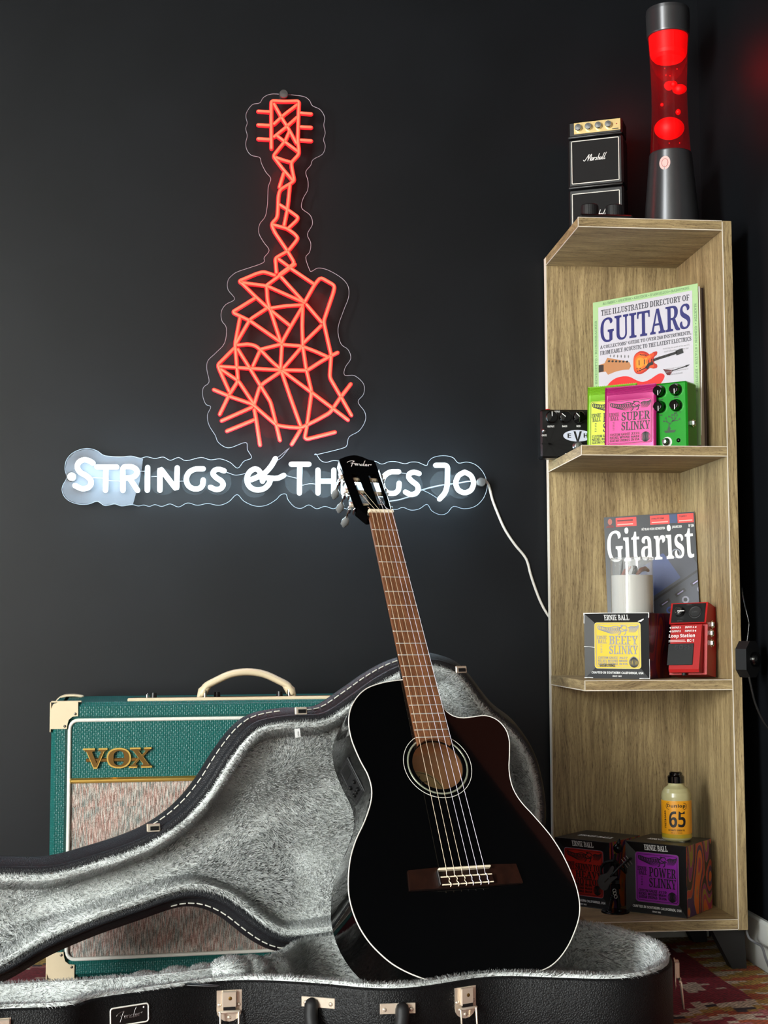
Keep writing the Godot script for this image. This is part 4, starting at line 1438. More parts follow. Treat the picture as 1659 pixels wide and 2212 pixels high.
	for l in letters:
		var s2 := begin(true)
		for s in l[1]:
			add_tube(s2, soft(s, l[0]), 0.0049, 10, false, f, 1.2)
		part("neon_letter", done(s2), M.neon_white, t)
	# thin leads between the letters, and the flat cable behind the last ones
	var lead := mat(Color(0.55, 0.57, 0.60), 0.4)
	for s in [[C, [[270, 305], [340, 308]]], [C, [[380, 325], [460, 330]]], [C, [[605, 258], [640, 258]]], [C, [[690, 297], [730, 295]]], [C, [[890, 330], [920, 330]]], [C, [[1225, 265], [1290, 290], [1360, 275]]], [D, [[60, 290], [140, 310]]], [D, [[175, 360], [235, 346], [270, 352]]], [D, [[880, 270], [935, 276]]], [D, [[1035, 392], [1090, 418], [1140, 450]]], [E, [[1020, 200], [1150, 100], [1260, 0]]], [B, [[850, 1690], [780, 1780], [720, 1815]]]]:
		part("lead_wire", tube(soft(s[1], s[0]), 0.0005, 6), lead, t)
	for s in [[D, [[1030, 390], [1090, 372], [1180, 352], [1300, 338], [1380, 322], [1450, 335]]], [D, [[800, 470], [880, 458], [950, 436]]]]:
		var pp := []
		for p in soft(s[1], s[0]):
			pp.append(p + Vector3(0, 0, -0.018))
		part("flat_cable", tube(pp, 0.0015, 6), lead, t)
	# stand-off bolts
	for q in [A.call([800, 133]), C.call([113, 297]), D.call([1460, 335])]:
		var so := part("standoff_bolt", lathe([Vector2(0.0075, 0), Vector2(0.0075, 0.026), Vector2(0.0092, 0.0262), Vector2(0.0092, 0.0335), Vector2(0.0080, 0.0350), Vector2(0, 0.0352)], 24, false), M.steel, t, out_of_front(q.x, q.y, -0.0355))
	# what the tubes throw on the wall
	for q in [[C, 190, 290], [C, 360, 310], [C, 530, 310], [C, 760, 310], [C, 990, 310], [C, 1160, 310], [C, 1430, 330], [D, 155, 310], [D, 340, 330], [D, 560, 330], [D, 810, 340], [D, 970, 340], [D, 1215, 330], [D, 1340, 340]]:
		var p: Vector3 = q[0].call([q[1], q[2]])
		lamp_at(t, "neon_glow", p + Vector3(0, 0, 0.032), Color(0.80, 0.93, 1.0), 0.011, 0.03)
	for q in [[A, 810, 300], [A, 830, 550], [A, 800, 850], [A, 800, 1200], [A, 820, 1500], [B, 620, 230], [B, 1100, 350], [B, 780, 560], [B, 400, 780], [B, 980, 900], [B, 560, 1150], [B, 1100, 1250], [B, 700, 1450]]:
		var p: Vector3 = q[0].call([q[1], q[2]])
		lamp_at(t, "neon_glow", p + Vector3(0, 0, 0.030), Color(1.0, 0.12, 0.10), 0.0042, 0.03)

# silicone light strip: red sides with a brighter orange face
func red_tube(t: Node3D, p: Array) -> void:
	var o := part("neon_tube", tube(p, 0.0041, 8, false, Vector3(0, 0, 1), 1.4), M.neon_red, t)
	var q := []
	for v in p:
		q.append(v + Vector3(0, 0, 0.0045))
	part("neon_face", tube(q, 0.0027, 6, false, Vector3(0, 0, 1), 0.9), M.neon_face, o)
func soft(s: Array, f: Callable) -> Array:
	var p := []
	for q in s:
		p.append(f.call(q))
	if p.size() == 2:
		return [p[0], p[0].lerp(p[1], 0.5), p[1]]
	# keep the bends tight: straight runs with short rounded corners
	var out := [p[0]]
	for i in range(1, p.size() - 1):
		var r := minf(0.006, minf(p[i].distance_to(p[i - 1]), p[i].distance_to(p[i + 1])) * 0.45)
		var a: Vector3 = p[i].move_toward(p[i - 1], r)
		var c: Vector3 = p[i].move_toward(p[i + 1], r)
		for k in 4:
			var u := k / 3.0
			out.append(a.lerp(p[i], u).lerp(p[i].lerp(c, u), u))
	out.append(p[p.size() - 1])
	return out
func lamp_at(parent: Node3D, called: String, at: Vector3, c: Color, e: float, size: float) -> void:
	var l := OmniLight3D.new()
	l.name = called
	l.position = at
	l.light_color = c
	l.light_energy = e
	l.light_size = size
	l.omni_range = 6.0
	l.omni_attenuation = 2.0
	l.shadow_enabled = true
	parent.add_child(l, true)

# ---------------------------------------------------------------- top of the shelf unit
func build_mini_stack() -> void:
	var w := 0.1076
	var h := 0.2561
	var d := 0.058
	var t := thing("mini_amplifier_stack", "miniature black amplifier stack with gold knob panel on top of the shelf unit", "mini amplifier", stand(0.6278, 1.3311, 0.0765, 23.9, 0, 0, w, 0))
	var hy := 0.2225
	var my := 0.1220
	var skin := mat(Color(0.035, 0.035, 0.038), 0.5)
	part("lower_cabinet", box(Vector3(w, my - 0.002, d), 0.004, Vector3(0, my / 2, -d / 2)), skin, t)
	part("upper_cabinet", box(Vector3(w, hy - my - 0.002, d), 0.004, Vector3(0, (hy + my) / 2, -d / 2)), skin, t)
	part("head", box(Vector3(w * 0.985, h - hy, d), 0.004, Vector3(0, (h + hy) / 2, -d / 2)), skin, t)
	for y in [hy, my]:
		part("ledge", tube([Vector3(-w / 2 + 0.003, y + 0.001, 0.001), Vector3(0, y + 0.001, 0.001), Vector3(w / 2 - 0.003, y + 0.001, 0.001)], 0.0026, 8), mat(Color(0.10, 0.10, 0.10), 0.35), t)
	var pn := part("knob_panel", box(Vector3(0.0905, 0.0225, 0.0012), 0.0, Vector3(0.0045, 0.2410, 0.0004)), M.brass_plate, t, Transform3D(), "brass coloured control panel")
	for k in 4:
		part("knob", lathe([Vector2(0.0072, 0), Vector2(0.0068, 0.006), Vector2(0.0060, 0.0085), Vector2(0, 0.0088)], 20, false), M.chrome, pn, out_of_front(-0.0315 + k * 0.0195, 0.2412, 0.001))
	part("indicator", lathe([Vector2(0.0014, 0), Vector2(0, 0.001)], 10), mat(Color(0.6, 0.05, 0.04), 0.3), pn, out_of_front(0.0425, 0.2420, 0.001))
	part("panel_text", box(Vector3(0.012, 0.0015, 0.0003), 0.0, Vector3(0.040, 0.2325, 0.0012)), M.ink, pn)
	for e in [[(hy + my) / 2 + 0.001, 0.0845], [my / 2 + 0.0005, 0.098]]:
		var fr := part("speaker_cloth", box(Vector3(0.0915, e[1], 0.001), 0.0, Vector3(0, e[0], 0.0001)), mat(Color(0.05, 0.05, 0.052), 0.9), t)
		part("white_frame", tube(lift(moved(rrect(0.0915, e[1], 0.001, 2), Vector2(0, e[0])), 0.0008), 0.0009, 6, true), M.piping, fr)
		marker_script(fr, 0.044, mv3(-0.0235, e[0] - 0.001, 0.0012))
	for s in [-1.0, 1.0]:
		part("side_bolt", lathe([Vector2(0.0025, 0), Vector2(0.002, 0.003), Vector2(0, 0.0034)], 10), M.chrome, t, Transform3D(Basis(Vector3(0, 1, 0), Vector3(s, 0, 0), Vector3(0, 0, s)), Vector3(s * w / 2, 0.045, -0.012)))
	# low pedal with two tall knobs near the shelf's front edge
	var p := thing("low_pedal", "flat black pedal with two tall knobs in front of the miniature stack", "pedal", mv3(0.650, 1.3311, 0.248))
	part("body", box(Vector3(0.098, 0.014, 0.060), 0.003, Vector3(0, 0.007, 0)), M.black, p)
	for e in [[-0.0235, 0.0], [0.0225, 0.0]]:
		var k := part("knob", lathe([Vector2(0.0165, 0.0), Vector2(0.0160, 0.022), Vector2(0.0145, 0.024), Vector2(0, 0.0242)], 24, false), M.black_soft, p, mv3(e[0], 0.014, e[1]))
		part("pointer_line", box(Vector3(0.0006, 0.022, 0.0006), 0.0, Vector3(-0.006, 0.011, 0.0152)), M.black, k)

# flowing white script of the miniature stack
func marker_script(parent: Node3D, w: float, xf: Transform3D) -> void:
	var k := w / 450.0
	var lines := [
		[[0, 40], [20, 20], [50, 60], [100, 145]], [[100, 145], [90, 20]], [[90, 30], [150, 150], [135, 20]],
		[[190, 70], [160, 70], [150, 40], [165, 22], [185, 50], [192, 72], [185, 25]], [[200, 75], [205, 25]], [[205, 45], [220, 76], [235, 70]],
		[[265, 74], [250, 65], [262, 45], [252, 25], [238, 30]], [[305, 145], [280, 25]], [[285, 50], [300, 72], [312, 60], [308, 25]],
		[[350, 72], [328, 70], [320, 42], [332, 25], [350, 50], [356, 72], [352, 26]], [[402, 150], [372, 40], [385, 26]], [[440, 155], [405, 45], [415, 26], [430, 40]]]
	var st := begin(true)
	for l in lines:
		var p := []
		for q in l:
			p.append(xf * Vector3(q[0] * k + q[1] * k * 0.15, q[1] * k, 0))
		add_tube(st, smooth_path(p, 4), 0.00075, 6, false, Vector3(0, 0, 1), 0.4)
	part("script_logo", done(st), M.white, parent)

func build_lava_lamp() -> void:
	var c := Vector3(0.8045, 1.3311, 0.170)
	var t := thing("lava_lamp", "gunmetal lava lamp with glowing red wax on top of the shelf unit", "lava lamp", mv3(c.x, c.y, c.z))
	part("base", lathe([Vector2(0, 0), Vector2(0.0535, 0), Vector2(0.0540, 0.003), Vector2(0.0400, 0.163), Vector2(0.0392, 0.165), Vector2(0.036, 0.165)], 64), M.gun, t, Transform3D(), "brushed gunmetal base")
	var R := func(y: float) -> float:
		var u := (y - 0.160) / 0.235
		return 0.0385 - 0.0050 * sin(clampf(u, 0.0, 1.0) * PI) + 0.0 * u
	var gp := []
	for k in 25:
		var y := lerpf(0.158, 0.400, k / 24.0)
		gp.append(Vector2(R.call(y), y))
	var glass := mat(Color(0.30, 0.012, 0.02, 0.55), 0.05)
	glass.transparency = BaseMaterial3D.TRANSPARENCY_ALPHA
	glass.emission_enabled = true
	glass.emission = Color(0.45, 0.055, 0.07)
	glass.emission_energy_multiplier = 0.32
	part("lamp_glass", lathe(gp, 48), glass, t, Transform3D(), "glass of dark red liquid")
	var wax := glow(Color(1.0, 0.0, 0.005), 1.5)
	var top_wax := []
	for k in 9:
		top_wax.append(Vector2((R.call(lerpf(0.352, 0.398, k / 8.0)) - 0.0015) * (1.0 if k > 1 else [0.80, 0.95][k]), lerpf(0.350, 0.398, k / 8.0)))
	top_wax.push_front(Vector2(0, 0.347))
	part("lamp_wax", lathe(top_wax, 40), wax, t, Transform3D(), "red wax gathered at the top")
	blob(t, "lamp_wax", Vector3(-0.002, 0.215, 0.002), Vector3(0.0285, 0.0205, 0.026), wax)
	blob(t, "lamp_wax", Vector3(0.018, 0.290, 0.008), Vector3(0.0135, 0.0085, 0.014), wax)
	blob(t, "lamp_wax", Vector3(0.004, 0.2965, 0.016), Vector3(0.0070, 0.0060, 0.007), wax)
	blob(t, "lamp_wax", Vector3(0.012, 0.243, 0.015), Vector3(0.0048, 0.0055, 0.005), wax)
	blob(t, "lamp_wax", Vector3(-0.019, 0.2565, 0.014), Vector3(0.0030, 0.0032, 0.003), wax)
	for e in [[-0.012, 0.312], [-0.004, 0.311], [0.010, 0.325], [-0.008, 0.180], [0.012, 0.181], [-0.014, 0.325]]:
		blob(t, "lamp_wax", Vector3(e[0], e[1], 0.02), Vector3(0.0011, 0.0012, 0.0011), wax)
	var bulb := glow(Color(1.0, 0.22, 0.10), 2.0)
	part("lamp_bulb", lathe([Vector2(0.026, 0.1585), Vector2(0.024, 0.164), Vector2(0.012, 0.1675), Vector2(0, 0.168)], 24), bulb, t)
	part("cap", lathe([Vector2(0, 0.395), Vector2(0.0400, 0.395), Vector2(0.0405, 0.398), Vector2(0.0415, 0.440), Vector2(0.0405, 0.447), Vector2(0.036, 0.449), Vector2(0, 0.449)], 64), M.gun, t, Transform3D(), "brushed gunmetal cap")
	# round paper sticker wrapped on the base's shoulder
	var an := deg_to_rad(122.0)
	var n := Vector3(cos(an), 0.085, sin(an)).normalized()
	var yv := (Vector3.UP - n * n.y).normalized()
	var sp := part("sticker", prism(ellipse(0, 0, 0.0105, 0.0135), 0.0, 0.0006), mat(Color(0.85, 0.70, 0.68), 0.6), t, Transform3D(Basis(yv.cross(n), yv, n), Vector3(cos(an) * 0.0417, 0.1365, sin(an) * 0.0417)))
	part("sticker_print", tube(lift(ellipse(0, 0, 0.006, 0.008), 0.0007), 0.0006, 6, true), mat(Color(0.75, 0.45, 0.43), 0.6), sp)
	lamp_at(t, "lamp_glow", Vector3(0, 0.328, 0.0), Color(1.0, 0.05, 0.05), 0.006, 0.006)

func blob(parent: Node3D, called: String, at: Vector3, r: Vector3, m: Material) -> void:
	var s := SphereMesh.new()
	s.radius = 1.0
	s.height = 2.0
	s.radial_segments = 28
	s.rings = 14
	var st := SurfaceTool.new()
	st.begin(Mesh.PRIMITIVE_TRIANGLES)
	st.append_from(s, 0, Transform3D(Basis.from_scale(r), at))
	part(called, st.commit(), m, parent)

# ---------------------------------------------------------------- second shelf: book, packs, pedals
func flat(parent: Node3D, called: String, pts: Array, z: float, m: Material) -> MeshInstance3D:
	var p := PackedVector2Array()
	for q in pts:
		p.append(Vector2(q[0], q[1]))
	return part(called, prism(p, z - 0.0002, z), m, parent)

func build_book() -> void:
	var w := 0.2150
	var h := 0.3080
	var d := 0.030
	var t := thing("guitar_book", "thick paperback guitar directory with green border leaning behind the string packs", "book", stand(0.6655, 0.921, 0.100, 40.7, 5.0, 2.0, w, d))
	var green := mat(Color(0.60, 0.73, 0.52), 0.4)
	part("page_block", box(Vector3(w - 0.004, h - 0.004, d - 0.004), 0.0, Vector3(-0.002, h / 2, -d / 2)), mat(Color(0.70, 0.66, 0.62), 0.9), t)
	var cover := part("cover", box(Vector3(w, h, 0.0016), 0.0005, Vector3(0, h / 2, -0.0008)), green, t, Transform3D(), "white cover with a pale green border")
	part("back_cover", box(Vector3(w, h, 0.0016), 0.0005, Vector3(0, h / 2, -d + 0.0008)), mat(Color(0.30, 0.24, 0.22), 0.5), t)
	part("spine", box(Vector3(0.0016, h, d), 0.0005, Vector3(-w / 2, h / 2, -d / 2)), green, t)
	part("curled_page", tube([Vector3(w / 2 - 0.001, 0.02, -0.004), Vector3(w / 2 + 0.003, h * 0.5, -0.003), Vector3(w / 2 + 0.001, h - 0.006, -0.004)], 0.0012, 6), M.white, t)
	part("white_panel", box(Vector3(w - 0.022, h - 0.024, 0.0004), 0.0, Vector3(0, h / 2, 0.0002)), mat(Color(0.72, 0.71, 0.74), 0.4), cover)
	var z := 0.0005
	var navy := mat(Color(0.10, 0.11, 0.38), 0.4)
	var grey := mat(Color(0.22, 0.22, 0.25), 0.5)
	var pale := mat(Color(0.45, 0.58, 0.42), 0.5)
	words(cover, "ALEMBIC • OVATION • GRETSCH • D'ANGELICO • RADIOTONE", serif, 0.178, 0.0050, mv3(0.002, h - 0.0062, z - 0.0002), pale)
	for s in [-1.0, 1.0]:
		words(cover, "MARTIN • GIBSON • STATUS • EPIPHONE" if s > 0 else "HARVEY • BENEDETTO • RICKENBACKER", serif, 0.170, 0.0042, Transform3D(Basis(Vector3(0, -s, 0), Vector3(s, 0, 0), Vector3(0, 0, 1)), Vector3(s * (w / 2 - 0.0054), 0.185, z - 0.0002)), pale)
	words(cover, "THE ILLUSTRATED DIRECTORY OF", serif, 0.181, 0.0115, mv3(0, h - 0.0245, z), grey)
	words(cover, "GUITARS", serif, 0.184, 0.0490, mv3(0, h - 0.0600, z), navy)
	words(cover, "A COLLECTORS' GUIDE TO OVER 260 INSTRUMENTS,", serif, 0.186, 0.0080, mv3(0, h - 0.0935, z), grey)
	words(cover, "FROM EARLY ACOUSTIC TO THE LATEST ELECTRICS", serif, 0.186, 0.0080, mv3(0, h - 0.1045, z), grey)
	var thin := mat(Color(0.58, 0.57, 0.58), 0.6)
	for e in [["Featuring the work of the world's", 0.1160], ["most influential craftsmen and", 0.1215], ["manufacturers", 0.1270], ["written and researched by an", 0.1560], ["expert who has played many of", 0.1615], ["the instruments", 0.1670]]:
		words(cover, e[0], sans, 0.0020 * e[0].length() * 0.80, 0.0038, mv3(0.063, h - e[1], z), thin, 0.0002)
	# pictures: a headstock, a sunburst semi-acoustic, a red body, a small pointed guitar
	var maple := mat(Color(0.66, 0.44, 0.26), 0.5)
	var dark := mat(Color(0.12, 0.07, 0.06), 0.5)
	var y0 := h - 0.1335
	flat(cover, "picture", [[-0.096, y0 + 0.006], [-0.084, y0 + 0.008], [-0.078, y0 + 0.018], [-0.060, y0 + 0.012], [-0.040, y0 + 0.006], [-0.032, y0 + 0.002], [-0.029, y0 - 0.006], [-0.033, y0 - 0.012], [-0.044, y0 - 0.011], [-0.060, y0 - 0.012], [-0.077, y0 - 0.016], [-0.082, y0 - 0.009], [-0.096, y0 - 0.009]], z, maple)
	flat(cover, "picture", [[-0.0965, y0 + 0.006], [-0.086, y0 + 0.005], [-0.086, y0 - 0.008], [-0.0965, y0 - 0.009]], z + 0.0002, dark)
	for k in 6:
		var px := -0.0745 + k * 0.0075
		part("picture", prism(ellipse(px, y0 + 0.0105 - k * 0.0013, 0.0024, 0.0020, 12), z, z + 0.0003), M.ink, cover)
		part("picture", prism(ellipse(px + 0.003, y0 + 0.0205 - k * 0.0014, 0.0012, 0.0028, 10), z, z + 0.0003), mat(Color(0.45, 0.47, 0.5), 0.4) if k == 0 else M.steel, cover)
	var burst := mat(Color(0.66, 0.13, 0.05), 0.4)
	var body := []
	for q in [[-0.0225, 0.000], [-0.0200, 0.016], [-0.008, 0.0225], [0.005, 0.0185], [0.0115, 0.0125], [0.018, 0.0165], [0.026, 0.0165], [0.0255, 0.0105], [0.020, 0.0065], [0.020, -0.0045], [0.0255, -0.0085], [0.0255, -0.0145], [0.0180, -0.0155], [0.0115, -0.0130], [0.003, -0.0185], [-0.009, -0.0225], [-0.020, -0.0165]]:
		body.append(Vector2(q[0], q[1]))
	var bl := smooth_path(body, 4, true)
	var mv := Vector2(-0.0015, y0 - 0.002)
	part("picture", prism(moved(to_poly(bl), mv), z - 0.0002, z), burst, cover)
	var tones := [Color(0.80, 0.26, 0.05), Color(0.90, 0.40, 0.07), Color(0.94, 0.53, 0.13)]
	for k in 3:
		var q := PackedVector2Array()
		for p in bl:
			q.append(Vector2(p.x, p.y) * (0.86 - k * 0.2) + Vector2(-0.003 - k * 0.0015, 0) + mv)
		part("picture", prism(q, z, z + 0.0001 * (k + 1)), mat(tones[k], 0.4), cover)
	var st := begin()
	var A := func(p: Array) -> Array:
		var o := []
		for q in p:
			o.append(Vector2(q[0], q[1]) + mv)
		return o
	add_ribbon(st, A.call([[0.018, 0.0005], [0.030, 0.003], [0.066, 0.0085]]), 0.0050, z + 0.0006)
	add_ribbon(st, A.call([[0.064, 0.0075], [0.078, 0.0105]]), 0.0095, z + 0.0006)
	add_ribbon(st, A.call([[0.004, -0.013], [0.010, -0.006], [0.018, -0.0045]]), 0.0065, z + 0.0005)
	add_ribbon(st, A.call([[-0.0085, 0.0165], [-0.006, 0.0145], [0.002, 0.0135], [0.0045, 0.0110]]), 0.0016, z + 0.0005)
	add_ribbon(st, A.call([[-0.0085, -0.0165], [-0.006, -0.0140], [0.000, -0.0130], [0.0045, -0.0115]]), 0.0016, z + 0.0005)
	for xx in [-0.0105, 0.0]:
		add_ribbon(st, A.call([[xx, -0.005], [xx, 0.005]]), 0.0018, z + 0.0005)
	for e in [[-0.015, -0.011], [-0.010, -0.0155], [-0.0085, -0.0115], [-0.0135, -0.0160]]:
		add_ribbon(st, A.call([[e[0] - 0.001, e[1]], [e[0] + 0.001, e[1]]]), 0.0021, z + 0.0005)
	part("picture", done(st), M.ink, cover)
	st = begin()
	for xx in [0.0085, 0.0150, 0.024, 0.030, 0.036, 0.043, 0.050]:
		add_ribbon(st, A.call([[xx, xx * 0.14 - 0.004], [xx, xx * 0.14 + 0.0015]]), 0.0014, z + 0.0008)
	part("picture", done(st), M.chrome, cover)
	var red := mat(Color(0.80, 0.12, 0.10), 0.4)
	var rb := []
	for q in [[-0.088, -0.055], [-0.080, -0.034], [-0.066, -0.022], [-0.050, -0.0185], [-0.034, -0.0205], [-0.018, -0.030], [-0.006, -0.035], [0.008, -0.033], [0.020, -0.027], [0.030, -0.0235], [0.038, -0.027], [0.038, -0.034], [0.030, -0.045], [0.020, -0.060], [-0.06, -0.07]]:
		rb.append(Vector2(q[0], q[1] + y0 - 0.005))
	part("picture", prism(to_poly(smooth_path(rb, 3, true)), z - 0.0002, z), red, cover)
	st = begin()
	var dr := mat(Color(0.32, 0.07, 0.07), 0.4)
	flat(cover, "picture", [[0.036, y0 - 0.021], [0.052, y0 - 0.025], [0.060, y0 - 0.0255], [0.054, y0 - 0.029], [0.050, y0 - 0.035], [0.044, y0 - 0.034]], z, dr)
	add_ribbon(st, [Vector2(0.054, y0 - 0.027), Vector2(0.082, y0 - 0.0225)], 0.0018, z + 0.0003)
	add_ribbon(st, [Vector2(0.081, y0 - 0.0225), Vector2(0.089, y0 - 0.0205)], 0.0045, z + 0.0003, Transform3D(), true)
	part("picture", done(st), M.ink, cover)

# printed front of a string pack: frame, wings, maker, name, small print, balloon; local origin at its lower left
func pack_art(parent: Node3D, w: float, h: float, z: float, ink: Material, lines: Array, code: String, at := Vector2()) -> void:
	var xf := mv3(at.x, at.y, 0)
	var st := begin()
	var P := func(p: Array) -> Array:
		var o := []
		for q in p:
			o.append(Vector2(q[0] * w, q[1] * h))
		return o
	# wings: rows of feathers swinging from the shoulder
	add_ribbon(st, smooth_path(P.call([[0.60, 0.90], [0.46, 0.945], [0.28, 0.915], [0.05, 0.965]]), 5), w * 0.016, z, xf)
	add_ribbon(st, smooth_path(P.call([[0.74, 0.90], [0.82, 0.945], [0.90, 0.93], [0.985, 0.965]]), 5), w * 0.014, z, xf)
	for k in 13:
		var u := k / 12.0
		var sx := lerpf(0.56, 0.05, u)
		var sy := 0.925 + 0.03 * u - 0.02 * sin(PI * u)
		add_ribbon(st, smooth_path(P.call([[sx, sy], [sx - 0.015 + 0.03 * u, sy - 0.075], [sx + 0.03 + 0.15 * u, sy - 0.13 - 0.03 * sin(PI * u)]]), 4), w * 0.034, z, xf, true)
		if k < 9:
			add_ribbon(st, smooth_path(P.call([[sx, sy - 0.03], [sx - 0.03, sy - 0.075], [sx - 0.02, sy - 0.12]]), 3), w * 0.015, z, xf, true)
	for k in 8:
		var u := k / 7.0
		var sx := lerpf(0.77, 0.975, u)
		add_ribbon(st, smooth_path(P.call([[sx, 0.93 + 0.02 * u], [sx + 0.010 - 0.03 * u, 0.87], [sx - 0.01 - 0.07 * u, 0.80]]), 4), w * 0.028, z, xf, true)
	for p in [[[0.56, 0.90], [0.63, 0.955], [0.70, 0.95], [0.72, 0.91]], [[0.55, 0.86], [0.62, 0.83], [0.74, 0.86]], [[0.58, 0.83], [0.56, 0.77], [0.52, 0.755]], [[0.70, 0.84], [0.69, 0.775], [0.65, 0.755]], [[0.63, 0.955], [0.60, 0.965], [0.575, 0.95]], [[0.60, 0.89], [0.66, 0.86], [0.72, 0.89]]]:
		add_ribbon(st, smooth_path(P.call(p), 4), w * 0.022, z, xf)
	# balloon of vertical gores
	var c := Vector2(0.865 * w, 0.125 * h)
	var rr := 0.105 * w
	add_ribbon(st, ring2(c, rr), w * 0.012, z, xf)
	for s in [-1.0, 1.0]:
		for e in [0.10, 0.42, 0.74]:
			var q := []
			for k in 9:
				var an := -PI / 2 + PI * k / 8.0
				q.append(c + Vector2(cos(an) * rr * e * s, sin(an) * rr))
			add_ribbon(st, q, w * 0.030 if e < 0.5 else w * 0.018, z, xf)
	var fr := rrect(w * 0.99, h * 0.985, w * 0.045, 3)
	var fl := []
	for p in fr:
		fl.append(p + Vector2(w / 2, h / 2))
	fl.append(fl[0])
	add_ribbon(st, fl, w * 0.010, z, xf)
	# the little upright column of numerals
	for k in 6:
		add_ribbon(st, P.call([[0.10, 0.33 + 0.035 * k], [0.145, 0.335 + 0.035 * k]]), h * 0.012, z, xf)
	part("printed_emblem", done(st), ink, parent)
	words(parent, "ERNIE", serif, 0.23 * w, 0.085 * h, mv3(at.x + 0.135 * w, at.y + 0.685 * h, z), ink)
	words(parent, "BALL", serif, 0.20 * w, 0.085 * h, mv3(at.x + 0.145 * w, at.y + 0.590 * h, z), ink)
	var n := lines.size()
	for k in n:
		words(parent, lines[k], serif, (0.66 if n < 3 else 0.72) * w, (0.20 if n < 3 else 0.15) * h, mv3(at.x + 0.635 * w, at.y + (0.625 - (0.225 if n < 3 else 0.165) * k) * h, z), ink)
	for e in [["CUSTOM GAUGE", 0.215], ["NICKEL WOUND", 0.145], ["GUITAR STRINGS", 0.075]]:
		words(parent, e[0], sansb, 0.46 * w, 0.058 * h, mv3(at.x + 0.27 * w, at.y + e[1] * h, z), ink)
	for e in [[code, 0.215], ["MADE", 0.145], ["IN USA", 0.075]]:
		words(parent, e[0], sansb, 0.19 * w, 0.052 * h, mv3(at.x + 0.63 * w, at.y + e[1] * h, z), ink)
func ring2(c: Vector2, r: float) -> Array:
	var o := []
	for k in 29:
		o.append(c + Vector2(cos(TAU * k / 28.0), sin(TAU * k / 28.0)) * r)
	return o

func build_string_packs() -> void:
	for e in [
		["lime green foil pack of guitar strings behind the pink pack", Color(0.40, 0.62, 0.02), Color(0.72, 0.78, 0.05), ["REGULAR", "SLINKY"], "2221", 0.6320, 0.1745, 35.6, 3.8, 0.0960, 0.1255],
		["magenta foil pack of guitar strings leaning on the lime pack", Color(0.60, 0.03, 0.36), Color(0.84, 0.10, 0.50), ["SUPER", "SLINKY"], "2223", 0.6575, 0.2050, 35.4, 3.7, 0.0979, 0.1197]]:
		var w: float = e[9]
		var h: float = e[10]
		var t := thing("string_pack", e[0], "string pack", stand(e[5], 0.921, e[6], e[7], e[8], 0, w, 0.006), "foil string packs on the second shelf")
		var foil := mat(e[1], 0.30, 0.25)
		# pillow: bulges in the middle, crimped flat at the top
		var st := begin(true)
		var nx := 16
		var ny := 20
		var Z := func(i: int, j: int) -> Vector3:
			var u := float(i) / nx
			var v := float(j) / ny
			var puff := 0.0016 * pow(sin(PI * u), 0.5) * pow(sin(PI * clampf(v / 0.86, 0.0, 1.0)), 0.5)
			var crimp := 0.0005 * sin(v * 420.0) if v > 0.87 else 0.0
			return Vector3((u - 0.5) * w, v * h, -0.0025 + puff + crimp)
		for i in nx:
			for j in ny:
				quad(st, Z.call(i, j), Z.call(i, j + 1), Z.call(i + 1, j + 1), Z.call(i + 1, j))
				var a: Vector3 = Z.call(i, j)
				var q := [Z.call(i, j), Z.call(i + 1, j), Z.call(i + 1, j + 1), Z.call(i, j + 1)]
				for k in 4:
					q[k] = Vector3(q[k].x, q[k].y, -0.005 - (q[k].z + 0.0025) * 0.5)
				quad(st, q[0], q[1], q[2], q[3])
		for j in ny:
			for i in [0, nx]:
				var a: Vector3 = Z.call(i, j)
				var b: Vector3 = Z.call(i, j + 1)
				quad(st, a, b, Vector3(b.x, b.y, -0.005), Vector3(a.x, a.y, -0.005))
		part("foil_pouch", done(st), foil, t)
		# saw-toothed crimp at the top
		var cr := begin()
		for k in 24:
			var x0 := -w / 2 + w * k / 24.0
			tri(cr, Vector3(x0, h - 0.0002, -0.0028), Vector3(x0 + w / 48.0, h + 0.0016, -0.0028), Vector3(x0 + w / 24.0, h - 0.0002, -0.0028))
		for k in 7:
			add_tube(cr, [Vector3(-w / 2 + 0.001, h * 0.885 + k * h * 0.0155, -0.0022), Vector3(0, h * 0.885 + k * h * 0.0155, -0.0022), Vector3(w / 2 - 0.001, h * 0.885 + k * h * 0.0155, -0.0022)], 0.0006, 6)
		part("crimped_seal", done(cr), foil, t)
		var pw := w * 0.84
		var ph := h * 0.665
		var pan := part("printed_panel", prism(moved(rrect(pw * 1.02, ph * 1.02, 0.004), Vector2(0.0, h * 0.035 + 0.009 + ph / 2)), -0.0007, -0.0003), mat(e[2], 0.4), t)
		pack_art(pan, pw, ph, -0.0001, M.ink, e[3], e[4], Vector2(-pw / 2, h * 0.035 + 0.009))

func jack(parent: Node3D, at: Vector3, r: float, xf_basis: Basis) -> void:
	var o := part("jack_socket", lathe([Vector2(r, 0), Vector2(r, 0.002), Vector2(r * 0.78, 0.003), Vector2(r * 0.74, 0.005), Vector2(r * 0.5, 0.0052), Vector2(r * 0.46, 0.001)], 6, false), M.chrome, parent, Transform3D(xf_basis, at))
	part("socket_hole", lathe([Vector2(r * 0.5, 0.0035), Vector2(0, 0.0036)], 16), M.black, o)

